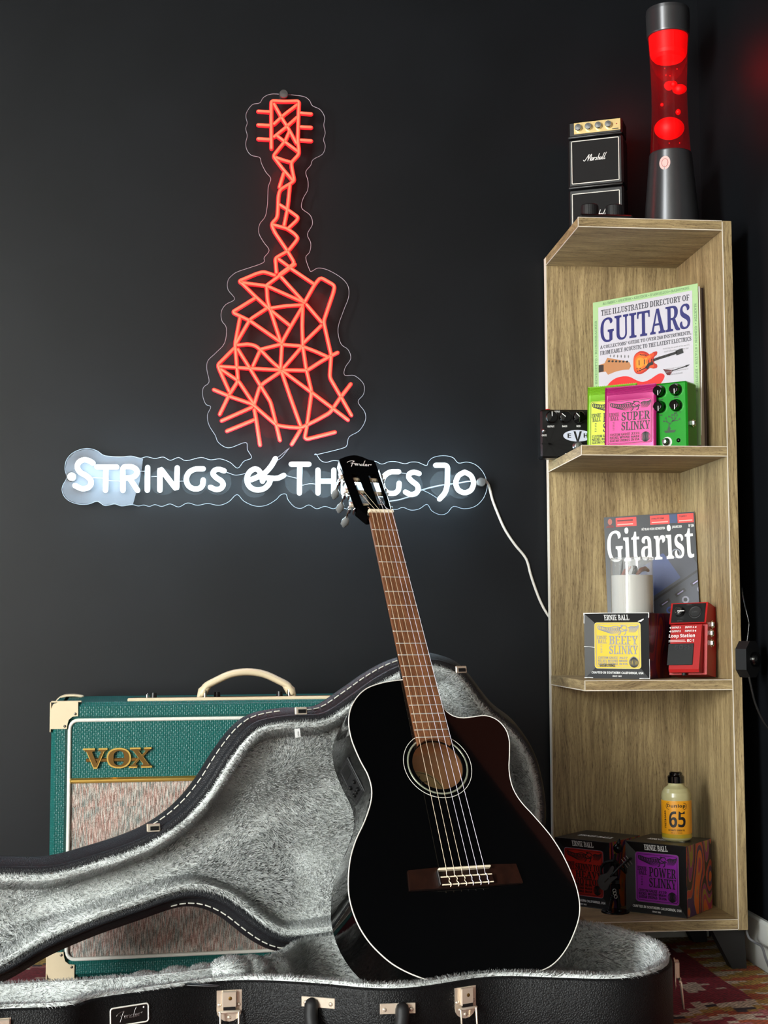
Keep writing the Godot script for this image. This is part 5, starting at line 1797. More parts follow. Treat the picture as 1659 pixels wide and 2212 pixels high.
func build_pedals() -> void:
	var side := Basis(Vector3(0, 1, 0), Vector3(1, 0, 0), Vector3(0, 0, 1))
	# green pedal
	var w := 0.0640
	var h := 0.1210
	var d := 0.044
	var t := thing("green_pedal", "bright green effects pedal with four black knobs and tree drawing", "pedal", stand(0.7420, 0.921, 0.2410, 41.0, 0.0, 0, w, d))
	var green := mat(Color(0.06, 0.53, 0.10), 0.25, 0.15)
	part("housing", box(Vector3(w, h, d), 0.003, Vector3(0, h / 2, -d / 2)), green, t)
	for e in [[-0.0195, 0.1060], [0.0120, 0.1060], [-0.0195, 0.0775], [0.0120, 0.0775]]:
		var k := part("knob", lathe([Vector2(0.0115, 0), Vector2(0.0112, 0.004), Vector2(0.0098, 0.0055), Vector2(0.0086, 0.013), Vector2(0.0076, 0.0145), Vector2(0, 0.015)], 24), M.black_gloss, t, out_of_front(e[0], e[1], 0))
		part("pointer", box(Vector3(0.0012, 0.0006, 0.009), 0.0, Vector3(0.0025, 0.0150, 0.0045)), M.white, k)
	for e in [["VOLUME", -0.0195, 0.0905], ["DRIVE", 0.0120, 0.0925], ["TONE", -0.0195, 0.0625], ["MID", 0.0100, 0.0640], ["TC", 0.0185, 0.0650]]:
		words(t, e[0], sansb, 0.0018 * e[0].length(), 0.0028, mv3(e[1], e[2], 0.0001), M.ink)
	var st := begin()
	for p in [[[-0.004, 0.033], [-0.001, 0.037], [-0.004, 0.042], [0.001, 0.047], [0.004, 0.053], [0.003, 0.060]], [[-0.001, 0.045], [-0.007, 0.049], [-0.013, 0.051]], [[0.002, 0.049], [0.009, 0.053], [0.012, 0.059]], [[0.003, 0.050], [0.012, 0.050], [0.017, 0.052]], [[-0.007, 0.049], [-0.009, 0.055]], [[0.004, 0.054], [0.0, 0.058], [-0.003, 0.058]], [[0.009, 0.053], [0.007, 0.060]]]:
		var q := []
		for v in p:
			q.append(Vector2(v[0], v[1]))
		add_ribbon(st, smooth_path(q, 4), 0.0024, 0.0003, Transform3D(), true)
	add_ribbon(st, [Vector2(-0.005, 0.0335), Vector2(-0.0025, 0.044)], 0.0042, 0.00032, Transform3D(), true)
	for e in [[-0.013, 0.051], [-0.009, 0.056], [0.003, 0.061], [0.0125, 0.060], [0.0175, 0.0525], [-0.003, 0.0585], [0.007, 0.061]]:
		add_ribbon(st, ring2(Vector2(e[0], e[1]), 0.0011), 0.0012, 0.0003)
	add_prism(st, PackedVector2Array([Vector2(-0.013, 0.0335), Vector2(0.010, 0.0335), Vector2(0.007, 0.0290), Vector2(-0.010, 0.0290)]), 0.0001, 0.0003)
	part("tree_print", done(st), mat(Color(0.015, 0.20, 0.035), 0.5), t, Transform3D(), "dark green drawing of a small potted tree")
	part("switch_washer", lathe([Vector2(0.0095, 0), Vector2(0.009, 0.0012), Vector2(0.006, 0.0014)], 24), M.white, t, out_of_front(-0.0075, 0.0125, 0))
	var sw := part("foot_switch", lathe([Vector2(0.0070, 0), Vector2(0.0070, 0.005), Vector2(0.0050, 0.0055), Vector2(0.0050, 0.012), Vector2(0.004, 0.0135), Vector2(0, 0.014)], 20), M.steel, t, out_of_front(-0.0075, 0.0125, 0))
	part("indicator", lathe([Vector2(0.0040, 0), Vector2(0.0036, 0.0018), Vector2(0, 0.0032)], 16), mat(Color(0.01, 0.09, 0.03), 0.15), t, out_of_front(0.0145, 0.0140, 0))
	jack(t, Vector3(w / 2, 0.046, -0.022), 0.0075, side)
	# black pedal with an oval badge, standing at the open end of the shelf
	w = 0.120
	h = 0.0925
	d = 0.040
	t = thing("black_pedal", "black effects pedal with oval white badge at the open end of the shelf", "pedal", stand(0.5604, 0.921, 0.1080, 2.6, -0.5, 0, w, 0))
	part("housing", box(Vector3(w, h, d), 0.0035, Vector3(0, h / 2, -d / 2)), mat(Color(0.045, 0.046, 0.050), 0.3), t)
	for k in 4:
		var kn := part("knob", lathe([Vector2(0.0120, 0), Vector2(0.0115, 0.010), Vector2(0.0100, 0.0125), Vector2(0, 0.013)], 24), M.black_gloss, t, out_of_front(-0.040 + k * 0.0265, 0.0770, 0))
		part("pointer", box(Vector3(0.0014, 0.0008, 0.009), 0.0, Vector3(0, 0.0128, -0.0055)), M.white, kn, Transform3D(Basis(Vector3.UP, [0.0, 0.9, 0.75, -0.1][k]), Vector3()))
	for e in [["OUTPUT", -0.0405, 0.0600, 0.013], ["BASS", -0.0140, 0.0605, 0.0095], ["MID", 0.0125, 0.0608, 0.0075], ["TREBLE", 0.0390, 0.0612, 0.013], ["OUTPUT", -0.0285, 0.0885, 0.0105], ["GATE", -0.0535, 0.0430, 0.009]]:
		words(t, e[0], sansb, e[3], 0.0034, mv3(e[1], e[2], 0.0001), M.white_ink)
	var bad := part("oval_badge", prism(ellipse(0.0105, 0.0425, 0.0275, 0.0110, 40), 0.0, 0.0008), mat(Color(0.80, 0.82, 0.88), 0.3), t, Transform3D(), "white oval badge")
	words(bad, "V", sansb, 0.0160, 0.0190, mv3(0.0105, 0.0415, 0.0009), M.ink)
	words(bad, "E", sansb, 0.0068, 0.0085, mv3(-0.0055, 0.0425, 0.0009), M.ink)
	words(bad, "H", sansb, 0.0078, 0.0085, mv3(0.0258, 0.0430, 0.0009), M.ink)
	words(t, "5150", sansb, 0.026, 0.0068, mv3(-0.0015, 0.0055, 0.0001), M.white_ink)
	st = begin()
	for e in [[-0.062, 0.0270], [-0.052, 0.044], [-0.030, 0.066], [0.010, 0.048], [0.022, 0.0235], [0.008, 0.008], [-0.028, 0.001], [-0.055, 0.004]]:
		add_ribbon(st, [Vector2(-0.0445, 0.0265), Vector2(maxf(e[0], -0.0585), e[1])], 0.0030, 0.0002)
	part("line_print", done(st), mat(Color(0.012, 0.012, 0.014), 0.3), t)
	part("gate_knob", lathe([Vector2(0.0042, 0), Vector2(0.0038, 0.005), Vector2(0, 0.0055)], 16), M.steel, t, out_of_front(-0.0540, 0.0515, 0))
	part("foot_switch", lathe([Vector2(0.0098, 0), Vector2(0.0098, 0.003), Vector2(0.0076, 0.0035), Vector2(0.0076, 0.011), Vector2(0.0066, 0.0125), Vector2(0, 0.013)], 24), M.steel, t, out_of_front(0.0100, 0.0220, 0))
	part("indicator", lathe([Vector2(0.0032, 0), Vector2(0.0026, 0.0016), Vector2(0, 0.0022)], 14), mat(Color(0.80, 0.82, 0.66), 0.3), t, out_of_front(0.0350, 0.0200, 0))
	part("top_jack", lathe([Vector2(0.0045, 0), Vector2(0.0045, 0.003), Vector2(0, 0.0032)], 14), mat(Color(0.72, 0.05, 0.04), 0.35), t, mv3(-0.043, h, -0.016))
	# red loop pedal on the third shelf: wedge profile, stands on its foot end
	w = 0.070
	var lean := 8.0
	t = thing("red_pedal", "red loop pedal with black rubber tread standing on the third shelf", "pedal", stand(0.7660, 0.5086, 0.2250, 39.0, lean, 1.5, w, 0.045))
	var red := mat(Color(0.62, 0.035, 0.035), 0.38)
	# body: deeper at the top, side walls visible past the treadle
	var prof := PackedVector2Array([Vector2(0.000, 0.000), Vector2(-0.046, 0.000), Vector2(-0.050, 0.126), Vector2(-0.006, 0.131), Vector2(0.004, 0.092), Vector2(-0.004, 0.090)])
	var BX := Basis(Vector3(0, 0, 1), Vector3(0, 1, 0), Vector3(-1, 0, 0))
	part("housing", prism(prof, -w / 2, w / 2, Transform3D(BX, Vector3())), red, t, Transform3D(), "red cast housing")
	part("base_plate", box(Vector3(w - 0.002, 0.122, 0.003), 0.001, Vector3(0, 0.063, -0.0500)), M.black, t, Transform3D(Basis(Vector3.RIGHT, -0.032), Vector3(0, 0, 0.001)))
	# treadle hinged below the knobs
	var tp := PackedVector2Array([Vector2(0.000, 0.088), Vector2(0.007, 0.089), Vector2(0.0215, 0.0075), Vector2(0.0190, 0.002), Vector2(0.003, 0.002)])
	var td := part("treadle", prism(tp, -w / 2 + 0.0035, w / 2 - 0.0100, Transform3D(BX, Vector3(-0.003, 0, 0))), red, t)
	var sl := atan2(0.0215 - 0.007, 0.089 - 0.0075)
	var face := Transform3D(Basis(Vector3.RIGHT, -sl), Vector3(-0.0065, 0.089, 0.0071))
	part("rubber_tread", box(Vector3(0.0480, 0.040, 0.0016), 0.0008, Vector3(-0.001, -0.0555, 0.0008)), mat(Color(0.07, 0.075, 0.08), 0.7), td, face, "black rubber tread with raised letters")
	words(td, "BOSS", sansb, 0.030, 0.0080, face * mv3(0.003, -0.0425, 0.0018), mat(Color(0.16, 0.16, 0.17), 0.35), 0.0006)
	words(td, "Loop Station", sansb, 0.0490, 0.0088, face * mv3(-0.001, -0.0215, 0.0002), M.white_ink)
	words(td, "RC-1", sansb, 0.0125, 0.0052, face * mv3(0.0160, -0.0300, 0.0002), M.white_ink)
	for e in [["OUTPUT A", -0.0125, -0.0050], ["OUTPUT B", -0.0125, -0.0120], ["INPUT A", 0.0125, -0.0050], ["INPUT B", 0.0125, -0.0120]]:
		words(td, e[0], sansb, 0.0170, 0.0036, face * mv3(e[1], e[2], 0.0002), M.white_ink)
	var ar := begin()
	for e in [[-0.0240, -0.0050, -1.0], [-0.0240, -0.0120, -1.0], [0.0240, -0.0050, -1.0], [0.0240, -0.0120, -1.0]]:
		add_prism(ar, PackedVector2Array([Vector2(e[0] + e[2] * 0.0022, e[1]), Vector2(e[0] - e[2] * 0.001, e[1] + 0.0020), Vector2(e[0] - e[2] * 0.001, e[1] - 0.0020)]), 0.0001, 0.0004)
	add_prism(ar, PackedVector2Array([Vector2(-0.0255, -0.0285), Vector2(0.005, -0.0285), Vector2(0.005, -0.0292), Vector2(-0.0255, -0.0292)]), 0.0001, 0.0003)
	add_prism(ar, PackedVector2Array([Vector2(-0.0255, -0.0312), Vector2(0.007, -0.0312), Vector2(0.007, -0.0319), Vector2(-0.0255, -0.0319)]), 0.0001, 0.0003)
	part("arrow_print", done(ar), M.white_ink, td, face)
	part("hinge_screw", lathe([Vector2(0.0030, 0), Vector2(0.0026, 0.002), Vector2(0, 0.0022)], 12), M.screw, t, Transform3D(side, Vector3(w / 2 - 0.0125, 0.083, 0.004)))
	part("thumb_screw", lathe([Vector2(0.0042, 0), Vector2(0.0042, 0.006), Vector2(0, 0.0062)], 16), M.black_soft, t, Transform3D(Basis(Vector3.RIGHT, PI), Vector3(-0.004, 0.0035, 0.008)))
	# control face between hinge and top edge
	var sl2 := atan2(0.004 + 0.006, 0.131 - 0.092)
	var cf := Transform3D(Basis(Vector3.RIGHT, -sl2), Vector3(0, 0.1115, -0.0004))
	var cp := part("control_face", box(Vector3(0.0630, 0.0365, 0.0010), 0.0003), M.black, t, cf)
	part("loop_dial", lathe([Vector2(0.0128, 0.0), Vector2(0.0124, 0.0010), Vector2(0.0098, 0.0012), Vector2(0.0094, 0.0006), Vector2(0, 0.0006)], 40), M.black_soft, cp, out_of_front(0.0130, 0.001, 0.0006))
	words(cp, "LOOP", sansb, 0.0090, 0.0024, mv3(0.013, 0.001, 0.0014), M.steel)
	var lk := part("level_knob", lathe([Vector2(0.0092, 0), Vector2(0.0088, 0.011), Vector2(0, 0.0112)], 24), M.black, cp, out_of_front(-0.0160, 0.001, 0.0005))
	part("knob_cap", lathe([Vector2(0.0064, 0.0112), Vector2(0.0060, 0.0122), Vector2(0, 0.0124)], 24), M.chrome, lk)
	part("pointer", box(Vector3(0.013, 0.0010, 0.0016), 0.0, Vector3(0.0065, 0.0124, 0.002)), M.white, lk)
	words(cp, "LEVEL", sansb, 0.010, 0.0024, mv3(-0.014, -0.0150, 0.0006), M.steel)
	words(cp, "CHECK", sansb, 0.009, 0.0022, mv3(0.0, 0.0160, 0.0006), M.steel)
	for e in [[0.092, -0.022], [0.076, -0.018], [0.058, -0.019]]:
		jack(t, Vector3(w / 2, e[0], e[1]), 0.0078, side)

# ---------------------------------------------------------------- third shelf
func build_magazine() -> void:
	var w := 0.172
	var h := 0.3055
	var t := thing("guitar_magazine", "dark blue guitar magazine with big white title behind the candle", "magazine", stand(0.6920, 0.5086, 0.0900, 22.8, 6.5, 2.28, w, 0.006))
	var navy := mat(Color(0.085, 0.102, 0.135), 0.3)
	part("pages", box(Vector3(w - 0.001, h - 0.001, 0.0045), 0.0, Vector3(-0.0005, h / 2, -0.0028)), M.white, t)
	var c := part("cover", box(Vector3(w, h, 0.0006), 0.0, Vector3(0, h / 2, -0.0003)), navy, t, Transform3D(), "dark blue glossy cover")
	var z := 0.0002
	var red := mat(Color(0.83, 0.15, 0.12), 0.35)
	for e in [[-0.0435, 0.0395], [0.0205, 0.0365], [0.0690, 0.0300]]:
		part("red_banner", box(Vector3(e[1], 0.0175, 0.0002), 0.0, Vector3(e[0], h - 0.0115, 0.0001)), red, c)
	words(c, "Lossy RF tips", sansb, 0.024, 0.0042, mv3(0.0165, h - 0.0090, z), M.ink)
	words(c, "Crypto's", sansb, 0.014, 0.0042, mv3(0.0645, h - 0.0075, z), M.ink)
	for e in [[-0.0455, 0.030], [0.0205, 0.031], [0.0690, 0.025]]:
		part("small_print", box(Vector3(e[1], 0.0022, 0.0002), 0.0, Vector3(e[0], h - 0.0160, z)), mat(Color(0.92, 0.62, 0.58), 0.5), c)
	part("small_print", box(Vector3(0.030, 0.0030, 0.0002), 0.0, Vector3(-0.0455, h - 0.0085, z)), mat(Color(0.36, 0.10, 0.10), 0.5), c)
	var skin := mat(Color(0.62, 0.34, 0.28), 0.5)
	part("portrait", prism(ellipse(-0.0745, h - 0.0095, 0.0042, 0.0062, 20), 0.0, z), skin, c)
	flat(c, "portrait", [[-0.083, h - 0.021], [-0.066, h - 0.021], [-0.069, h - 0.017], [-0.0745, h - 0.0155], [-0.080, h - 0.017]], z, mat(Color(0.40, 0.10, 0.09), 0.5))
	part("photo_strip", box(Vector3(0.014, 0.0170, 0.0002), 0.0, Vector3(0.046, h - 0.0110, 0.0001)), mat(Color(0.10, 0.20, 0.38), 0.4), c)
	words(c, "Gitarist", serif, 0.163, 0.066, mv3(0.0, h - 0.0555, 0.0004), M.white_ink)
	words(c, "HÉT BLAD VOOR GITARISTEN", sansb, 0.044, 0.0058, mv3(0.0075, h - 0.0275, z), M.white_ink)
	words(c, "JANUARI 2024", sansb, 0.0185, 0.0058, mv3(0.0520, h - 0.0275, z), M.white_ink)
	words(c, "Nº 394", sansb, 0.0100, 0.0058, mv3(0.0790, h - 0.0265, z), M.white_ink)
	# the pictured floor processor, turned on the page
	var R := Transform3D(Basis(Vector3(0, 0, 1), 0.56), Vector3(0.034, h - 0.158, 0.0))
	var g := part("picture", prism(rrect(0.145, 0.165, 0.006), 0.0, 0.00015, R), mat(Color(0.17, 0.18, 0.235), 0.35), c)
	g.mesh = clipped(rrect(0.150, 0.170, 0.006), R, w, h - 0.082)
	var P := func(poly: PackedVector2Array, zz: float, m: Material) -> void:
		var q := PackedVector2Array()
		for p in poly:
			var v := R * Vector3(p.x, p.y, 0)
			q.append(Vector2(v.x, v.y))
		for piece in Geometry2D.intersect_polygons(q, PackedVector2Array([Vector2(-w / 2, 0.002), Vector2(w / 2, 0.002), Vector2(w / 2, h - 0.05), Vector2(-w / 2, h - 0.05)])):
			part("picture", prism(piece, zz - 0.0001, zz), m, g)
	var dark := mat(Color(0.05, 0.05, 0.075), 0.4)
	P.call(moved(rrect(0.090, 0.058, 0.003), Vector2(-0.010, 0.046)), 0.0003, mat(Color(0.15, 0.22, 0.42), 0.3))
	P.call(moved(rrect(0.150, 0.004, 0.001), Vector2(0, 0.010)), 0.0003, dark)
	for e in [[0.054, 0.060]]:
		P.call(ellipse(e[0], e[1], 0.0090, 0.0090, 20), 0.0003, mat(Color(0.45, 0.47, 0.52), 0.4))
		P.call(ellipse(e[0], e[1], 0.0068, 0.0068, 20), 0.0004, dark)
	for r in 3:
		for k in 4:
			var x := -0.052 + k * 0.035
			var y := -0.006 - r * 0.036
			P.call(moved(rrect(0.022, 0.0075, 0.0008), Vector2(x, y)), 0.0003, dark)
			P.call(moved(rrect(0.013, 0.0020, 0.0004), Vector2(x, y)), 0.0004, mat(Color(0.60, 0.56, 0.72), 0.4))
			P.call(ellipse(x, y - 0.0165, 0.0068, 0.0068, 20), 0.0003, mat(Color(0.52, 0.52, 0.58), 0.4) if not ((r == 0 and k == 1) or (r == 1 and k == 3)) else mat(Color(0.10, 0.26, 0.60), 0.4))
			P.call(ellipse(x, y - 0.0165, 0.0036, 0.0036, 16), 0.0004, dark)
func clipped(poly: PackedVector2Array, R: Transform3D, w: float, h: float) -> ArrayMesh:
	var q := PackedVector2Array()
	for p in poly:
		var v := R * Vector3(p.x, p.y, 0)
		q.append(Vector2(v.x, v.y))
	var st := begin()
	for piece in Geometry2D.intersect_polygons(q, PackedVector2Array([Vector2(-w / 2, 0.002), Vector2(w / 2, 0.002), Vector2(w / 2, h), Vector2(-w / 2, h)])):
		add_prism(st, piece, 0.0, 0.00015)
	return done(st)

# ---------------------------------------------------------------- cartons of strings
func build_string_boxes() -> void:
	# colourful side panel print
	var im := Image.create(256, 256, false, Image.FORMAT_RGB8)
	var n := noise(0.010, 91, FastNoiseLite.TYPE_SIMPLEX_SMOOTH, 1)
	var pal := [Color(0.62, 0.12, 0.34), Color(0.78, 0.36, 0.10), Color(0.24, 0.12, 0.34), Color(0.66, 0.20, 0.16), Color(0.10, 0.07, 0.12), Color(0.52, 0.13, 0.42), Color(0.55, 0.50, 0.14)]
	for y in 256:
		for x in 256:
			var v := n.get_noise_2d(x * 1.0, y * 0.45) * 2.0 + n.get_noise_2d(x * 0.6 + 400, y * 0.6) * 0.8 + 2.0
			var k := int(floor(v * 2.4))
			var c: Color = pal[posmod(k, 7)]
			if v * 2.4 - floor(v * 2.4) < 0.09:
				c = Color(0.62, 0.52, 0.30)
			im.set_pixel(x, y, c)
	var art := mat(Color.WHITE, 0.35)
	art.albedo_texture = image_tex(im)
	tri_map(art, 1.0)
	art.uv1_scale = Vector3.ONE * 7.0
	var art_dim := mat(Color(0.62, 0.5, 0.62), 0.3)
	art_dim.albedo_texture = art.albedo_texture
	tri_map(art_dim, 1.0)
	art_dim.uv1_scale = Vector3.ONE * 7.0
	var yellow_foil := mat(Color(0.80, 0.68, 0.03), 0.3)
	var set_ := [
		["worn carton of yellow string packs with the candle on top", Color(0.90, 0.78, 0.02), ["BEEFY", "SLINKY"], "2627", 0.6195, 0.5086, 0.1881, 37.5, 0.1246, 0.1175, 0.108, true],
		["black carton of purple string packs with the yellow bottle on top", Color(0.56, 0.15, 0.62), ["POWER", "SLINKY"], "2220", 0.6831, 0.0960, 0.2110, 40.9, 0.1159, 0.1235, 0.1120, false],
		["dark carton of red string packs behind the small metal figure", Color(0.66, 0.09, 0.03), ["SKINNY TOP", "HEAVY", "BOTTOM"], "2215", 0.5745, 0.0960, 0.1230, 44.0, 0.1140, 0.1195, 0.1140, false]]
	for e in set_:
		var w: float = e[8]
		var h: float = e[9]
		var d: float = e[10]
		var worn: bool = e[11]
		var t := thing("string_carton", e[0], "carton", stand(e[4], e[5], e[6], e[7], 0, 0, w, 0), "cartons of string packs")
		var card := mat(Color(0.050, 0.048, 0.050), 0.45)
		# front as a frame of four sloped panels round the window
		var ow := w / 2
		var ix := w * 0.355
		var iy0 := h * 0.155
		var iy1 := h * 0.855
		var dz := -0.0055
		part("carton_top", box(Vector3(w, 0.0012, d), 0.0003, Vector3(0, h - 0.0006, -d / 2)), mat(Color(0.085, 0.08, 0.075), 0.4), t)
		part("carton_bottom", box(Vector3(w, 0.0012, d), 0.0003, Vector3(0, 0.0006, -d / 2)), card, t)
		part("carton_back", box(Vector3(w, h, 0.0012), 0.0003, Vector3(0, h / 2, -d + 0.0006)), card, t)
		part("carton_side", box(Vector3(0.0012, h - 0.001, d - 0.001), 0.0002, Vector3(-ow + 0.0006, h / 2, -d / 2)), card, t)
		part("carton_side", box(Vector3(0.0012, h - 0.001, d - 0.001), 0.0002, Vector3(ow - 0.0004, h / 2, -d / 2)), art_dim if worn else art, t, Transform3D(), "colourful printed carton side")
		var O := [Vector3(-ow, 0, 0), Vector3(ow, 0, 0), Vector3(ow, h, 0), Vector3(-ow, h, 0)]
		var I := [Vector3(-ix, iy0, dz), Vector3(ix, iy0, dz), Vector3(ix, iy1, dz), Vector3(-ix, iy1, dz)]
		for k in 4:
			var st := begin()
			quad(st, O[k], I[k], I[(k + 1) % 4], O[(k + 1) % 4])
			part("front_panel", done(st), card, t)
		var pw := 2.0 * ix
		var ph := iy1 - iy0
		var pk := part("string_pack_face", prism(moved(rrect(pw, ph, 0.005), Vector2(0, (iy0 + iy1) / 2)), dz - 0.0015, dz), mat(e[1], 0.3) if not worn else yellow_foil, t)
		pack_art(pk, pw * 0.94, ph * 0.94, dz + 0.0003, mat(Color(0.50, 0.50, 0.52), 0.4) if worn else M.ink, e[2], e[3], Vector2(-pw * 0.47, iy0 + ph * 0.03))
		part("window_rim", tube(lift(moved(rrect(pw, ph, 0.005), Vector2(0, (iy0 + iy1) / 2)), dz + 0.0003), 0.0005, 6, true), mat(Color(0.5, 0.42, 0.5), 0.3) if not worn else mat(Color(0.85, 0.80, 0.55), 0.4), t)
		var s1 := atan2(-dz, h - iy1)
		words(t, "ERNIE BALL", serif, w * 0.385, h * 0.085, Transform3D(Basis(Vector3.RIGHT, s1), Vector3(0.0, h - (h - iy1) * 0.46, dz * 0.54 + 0.0006)), M.white_ink)
		var s2 := atan2(-dz, iy0)
		words(t, "CRAFTED IN SOUTHERN CALIFORNIA, USA", sansb, w * 0.80, h * 0.040, Transform3D(Basis(Vector3.RIGHT, -s2), Vector3(0.0, iy0 * 0.56, dz * 0.56 + 0.0006)), M.white_ink)
		words(t, "SINCE 1962", sansb, w * 0.14, h * 0.022, Transform3D(Basis(Vector3.RIGHT, -s2), Vector3(0.0, iy0 * 0.24, dz * 0.24 + 0.0006)), M.white_ink)
		words(t, "ERNIE BALL", serif, w * 0.62, 0.014, Transform3D(Basis(Vector3(1, 0, 0), Vector3(0, 0, -1), Vector3(0, 1, 0)), Vector3(0.0, h + 0.0001, -d * 0.45)), M.white_ink, 0.0002)
		if worn:
			# white scuffs along the card's broken edges and one tear
			for q in [[Vector3(-ow, h, 0), Vector3(ow, h, 0), 0.0009], [Vector3(-ow, h, 0.0002), Vector3(-ow, h * 0.85, 0.0002), 0.0010], [Vector3(ow, h, 0), Vector3(ow, h * 0.93, 0), 0.0012], [Vector3(ow, 0.0005, 0), Vector3(ow, h * 0.30, 0), 0.0006], [Vector3(-ow, 0.0010, 0), Vector3(-ow * 0.75, 0.0012, 0), 0.0009], [Vector3(ow * 0.7, 0.0010, 0), Vector3(ow, 0.0012, 0), 0.0010], [Vector3(-ow, h * 0.485, 0), Vector3(-ix, h * 0.475, dz), 0.0008]]:
				part("scuffed_edge", tube([q[0], q[0].lerp(q[1], 0.4) + Vector3(0.0003, 0.0004, 0), q[1]], [q[2], q[2] * 0.6, q[2] * 0.8], 6), M.white, t, Transform3D(), "white scuff where the card is worn")
			flat(t, "scuff", [[ix * 0.90, iy1 + 0.002], [ix * 1.10, iy1 + 0.006], [ix * 1.22, iy1 + 0.0075], [ix * 1.05, iy1 + 0.0015]], dz * 0.6, M.white)
			part("balloon", prism(ellipse(ix * 0.70, iy0 + ph * 0.13, 0.0082, 0.0082), dz + 0.0002, dz + 0.0005), yellow_foil, pk)
			var bs := begin()
			var cc := Vector2(ix * 0.70, iy0 + ph * 0.13)
			add_ribbon(bs, ring2(cc, 0.0082), 0.0012, dz + 0.0008)
			for s in [-1.0, 1.0]:
				for m in [0.10, 0.45, 0.75]:
					var q := []
					for k in 9:
						var an := -PI / 2 + PI * k / 8.0
						q.append(cc + Vector2(cos(an) * 0.0082 * m * s, sin(an) * 0.0082))
					add_ribbon(bs, q, 0.0018, dz + 0.0008)
			part("balloon_print", done(bs), M.ink, pk)
			words(pk, "GUITAR STRINGS", sansb, 0.030, 0.0048, mv3(-ix * 0.45, iy0 + ph * 0.065, dz + 0.0006), M.ink)

func build_candle() -> void:
	var c := atz(1368, 1320, 0.205)
	var t := thing("glass_candle", "white candle with dried flowers in a clear glass on the yellow carton", "candle", mv3(0.7085, 0.5086 + 0.1176, 0.195))
	var r := 0.0385
	var h := 0.1000
	var glass := mat(Color(0.95, 0.97, 0.96, 0.06), 0.02)
	glass.transparency = BaseMaterial3D.TRANSPARENCY_ALPHA
	part("glass", lathe([Vector2(0, 0.0), Vector2(r, 0.0), Vector2(r, h), Vector2(r - 0.0005, h + 0.0008), Vector2(r - 0.0022, h), Vector2(r - 0.0022, 0.068)], 64), glass, t, Transform3D(), "clear straight glass")
	part("rim", tube(lift_ring(r - 0.0011, h), 0.0011, 8, true), glass, t)
	part("wax", lathe([Vector2(0, 0.001), Vector2(r - 0.0012, 0.001), Vector2(r - 0.0012, 0.0690), Vector2(r - 0.006, 0.0680), Vector2(0, 0.0675)], 48), mat(Color(0.68, 0.67, 0.64), 0.6), t, Transform3D(), "off white wax")
	var rng := RandomNumberGenerator.new()
	rng.seed = 5
	# dried orange slice, bark stick, dark leaves
	var st := begin(true)
	add_tube(st, [Vector3(0.004, 0.071, 0.022), Vector3(0.012, 0.0785, 0.018), Vector3(0.022, 0.081, 0.010), Vector3(0.029, 0.078, 0.004)], [0.0030, 0.0042, 0.0045, 0.0030], 8)
	part("dried_orange", done(st), mat(Color(0.42, 0.20, 0.06), 0.6), t)
	st = begin(true)
	add_tube(st, [Vector3(-0.024, 0.070, 0.012), Vector3(-0.021, 0.082, 0.010), Vector3(-0.019, 0.096, 0.008)], [0.0014, 0.0022, 0.0006], 6)
	part("bark_stick", done(st), mat(Color(0.10, 0.06, 0.05), 0.7), t)
	for k in 3:
		st = begin(true)
		add_tube(st, [Vector3(-0.022 + k * 0.004, 0.070, 0.02 - k * 0.004), Vector3(-0.017 + k * 0.003, 0.077, 0.018 - k * 0.006), Vector3(-0.015 + k * 0.004, 0.080 + k * 0.002, 0.016)], [0.0034, 0.0040, 0.0014], 7)
		part("dried_petal", done(st), mat(Color(0.50, 0.27, 0.20), 0.7), t)
	for k in 6:
		st = begin(true)
		var a := Vector3(-0.002 + k * 0.003, 0.072, 0.010 - k * 0.003)
		add_tube(st, [a, a + Vector3(0.004 - k * 0.002, 0.007 + k * 0.001, 0.004), a + Vector3(0.007 - k * 0.0035, 0.011 + 0.002 * (k % 3), 0.002)], [0.0012, 0.0040, 0.0006], 6)
		part("dark_leaf", done(st), mat(Color(0.035, 0.050, 0.035), 0.35), t)
func lift_ring(r: float, y: float) -> Array:
	var o := []
	for k in 48:
		o.append(Vector3(cos(TAU * k / 48.0) * r, y, sin(TAU * k / 48.0) * r))
	return o

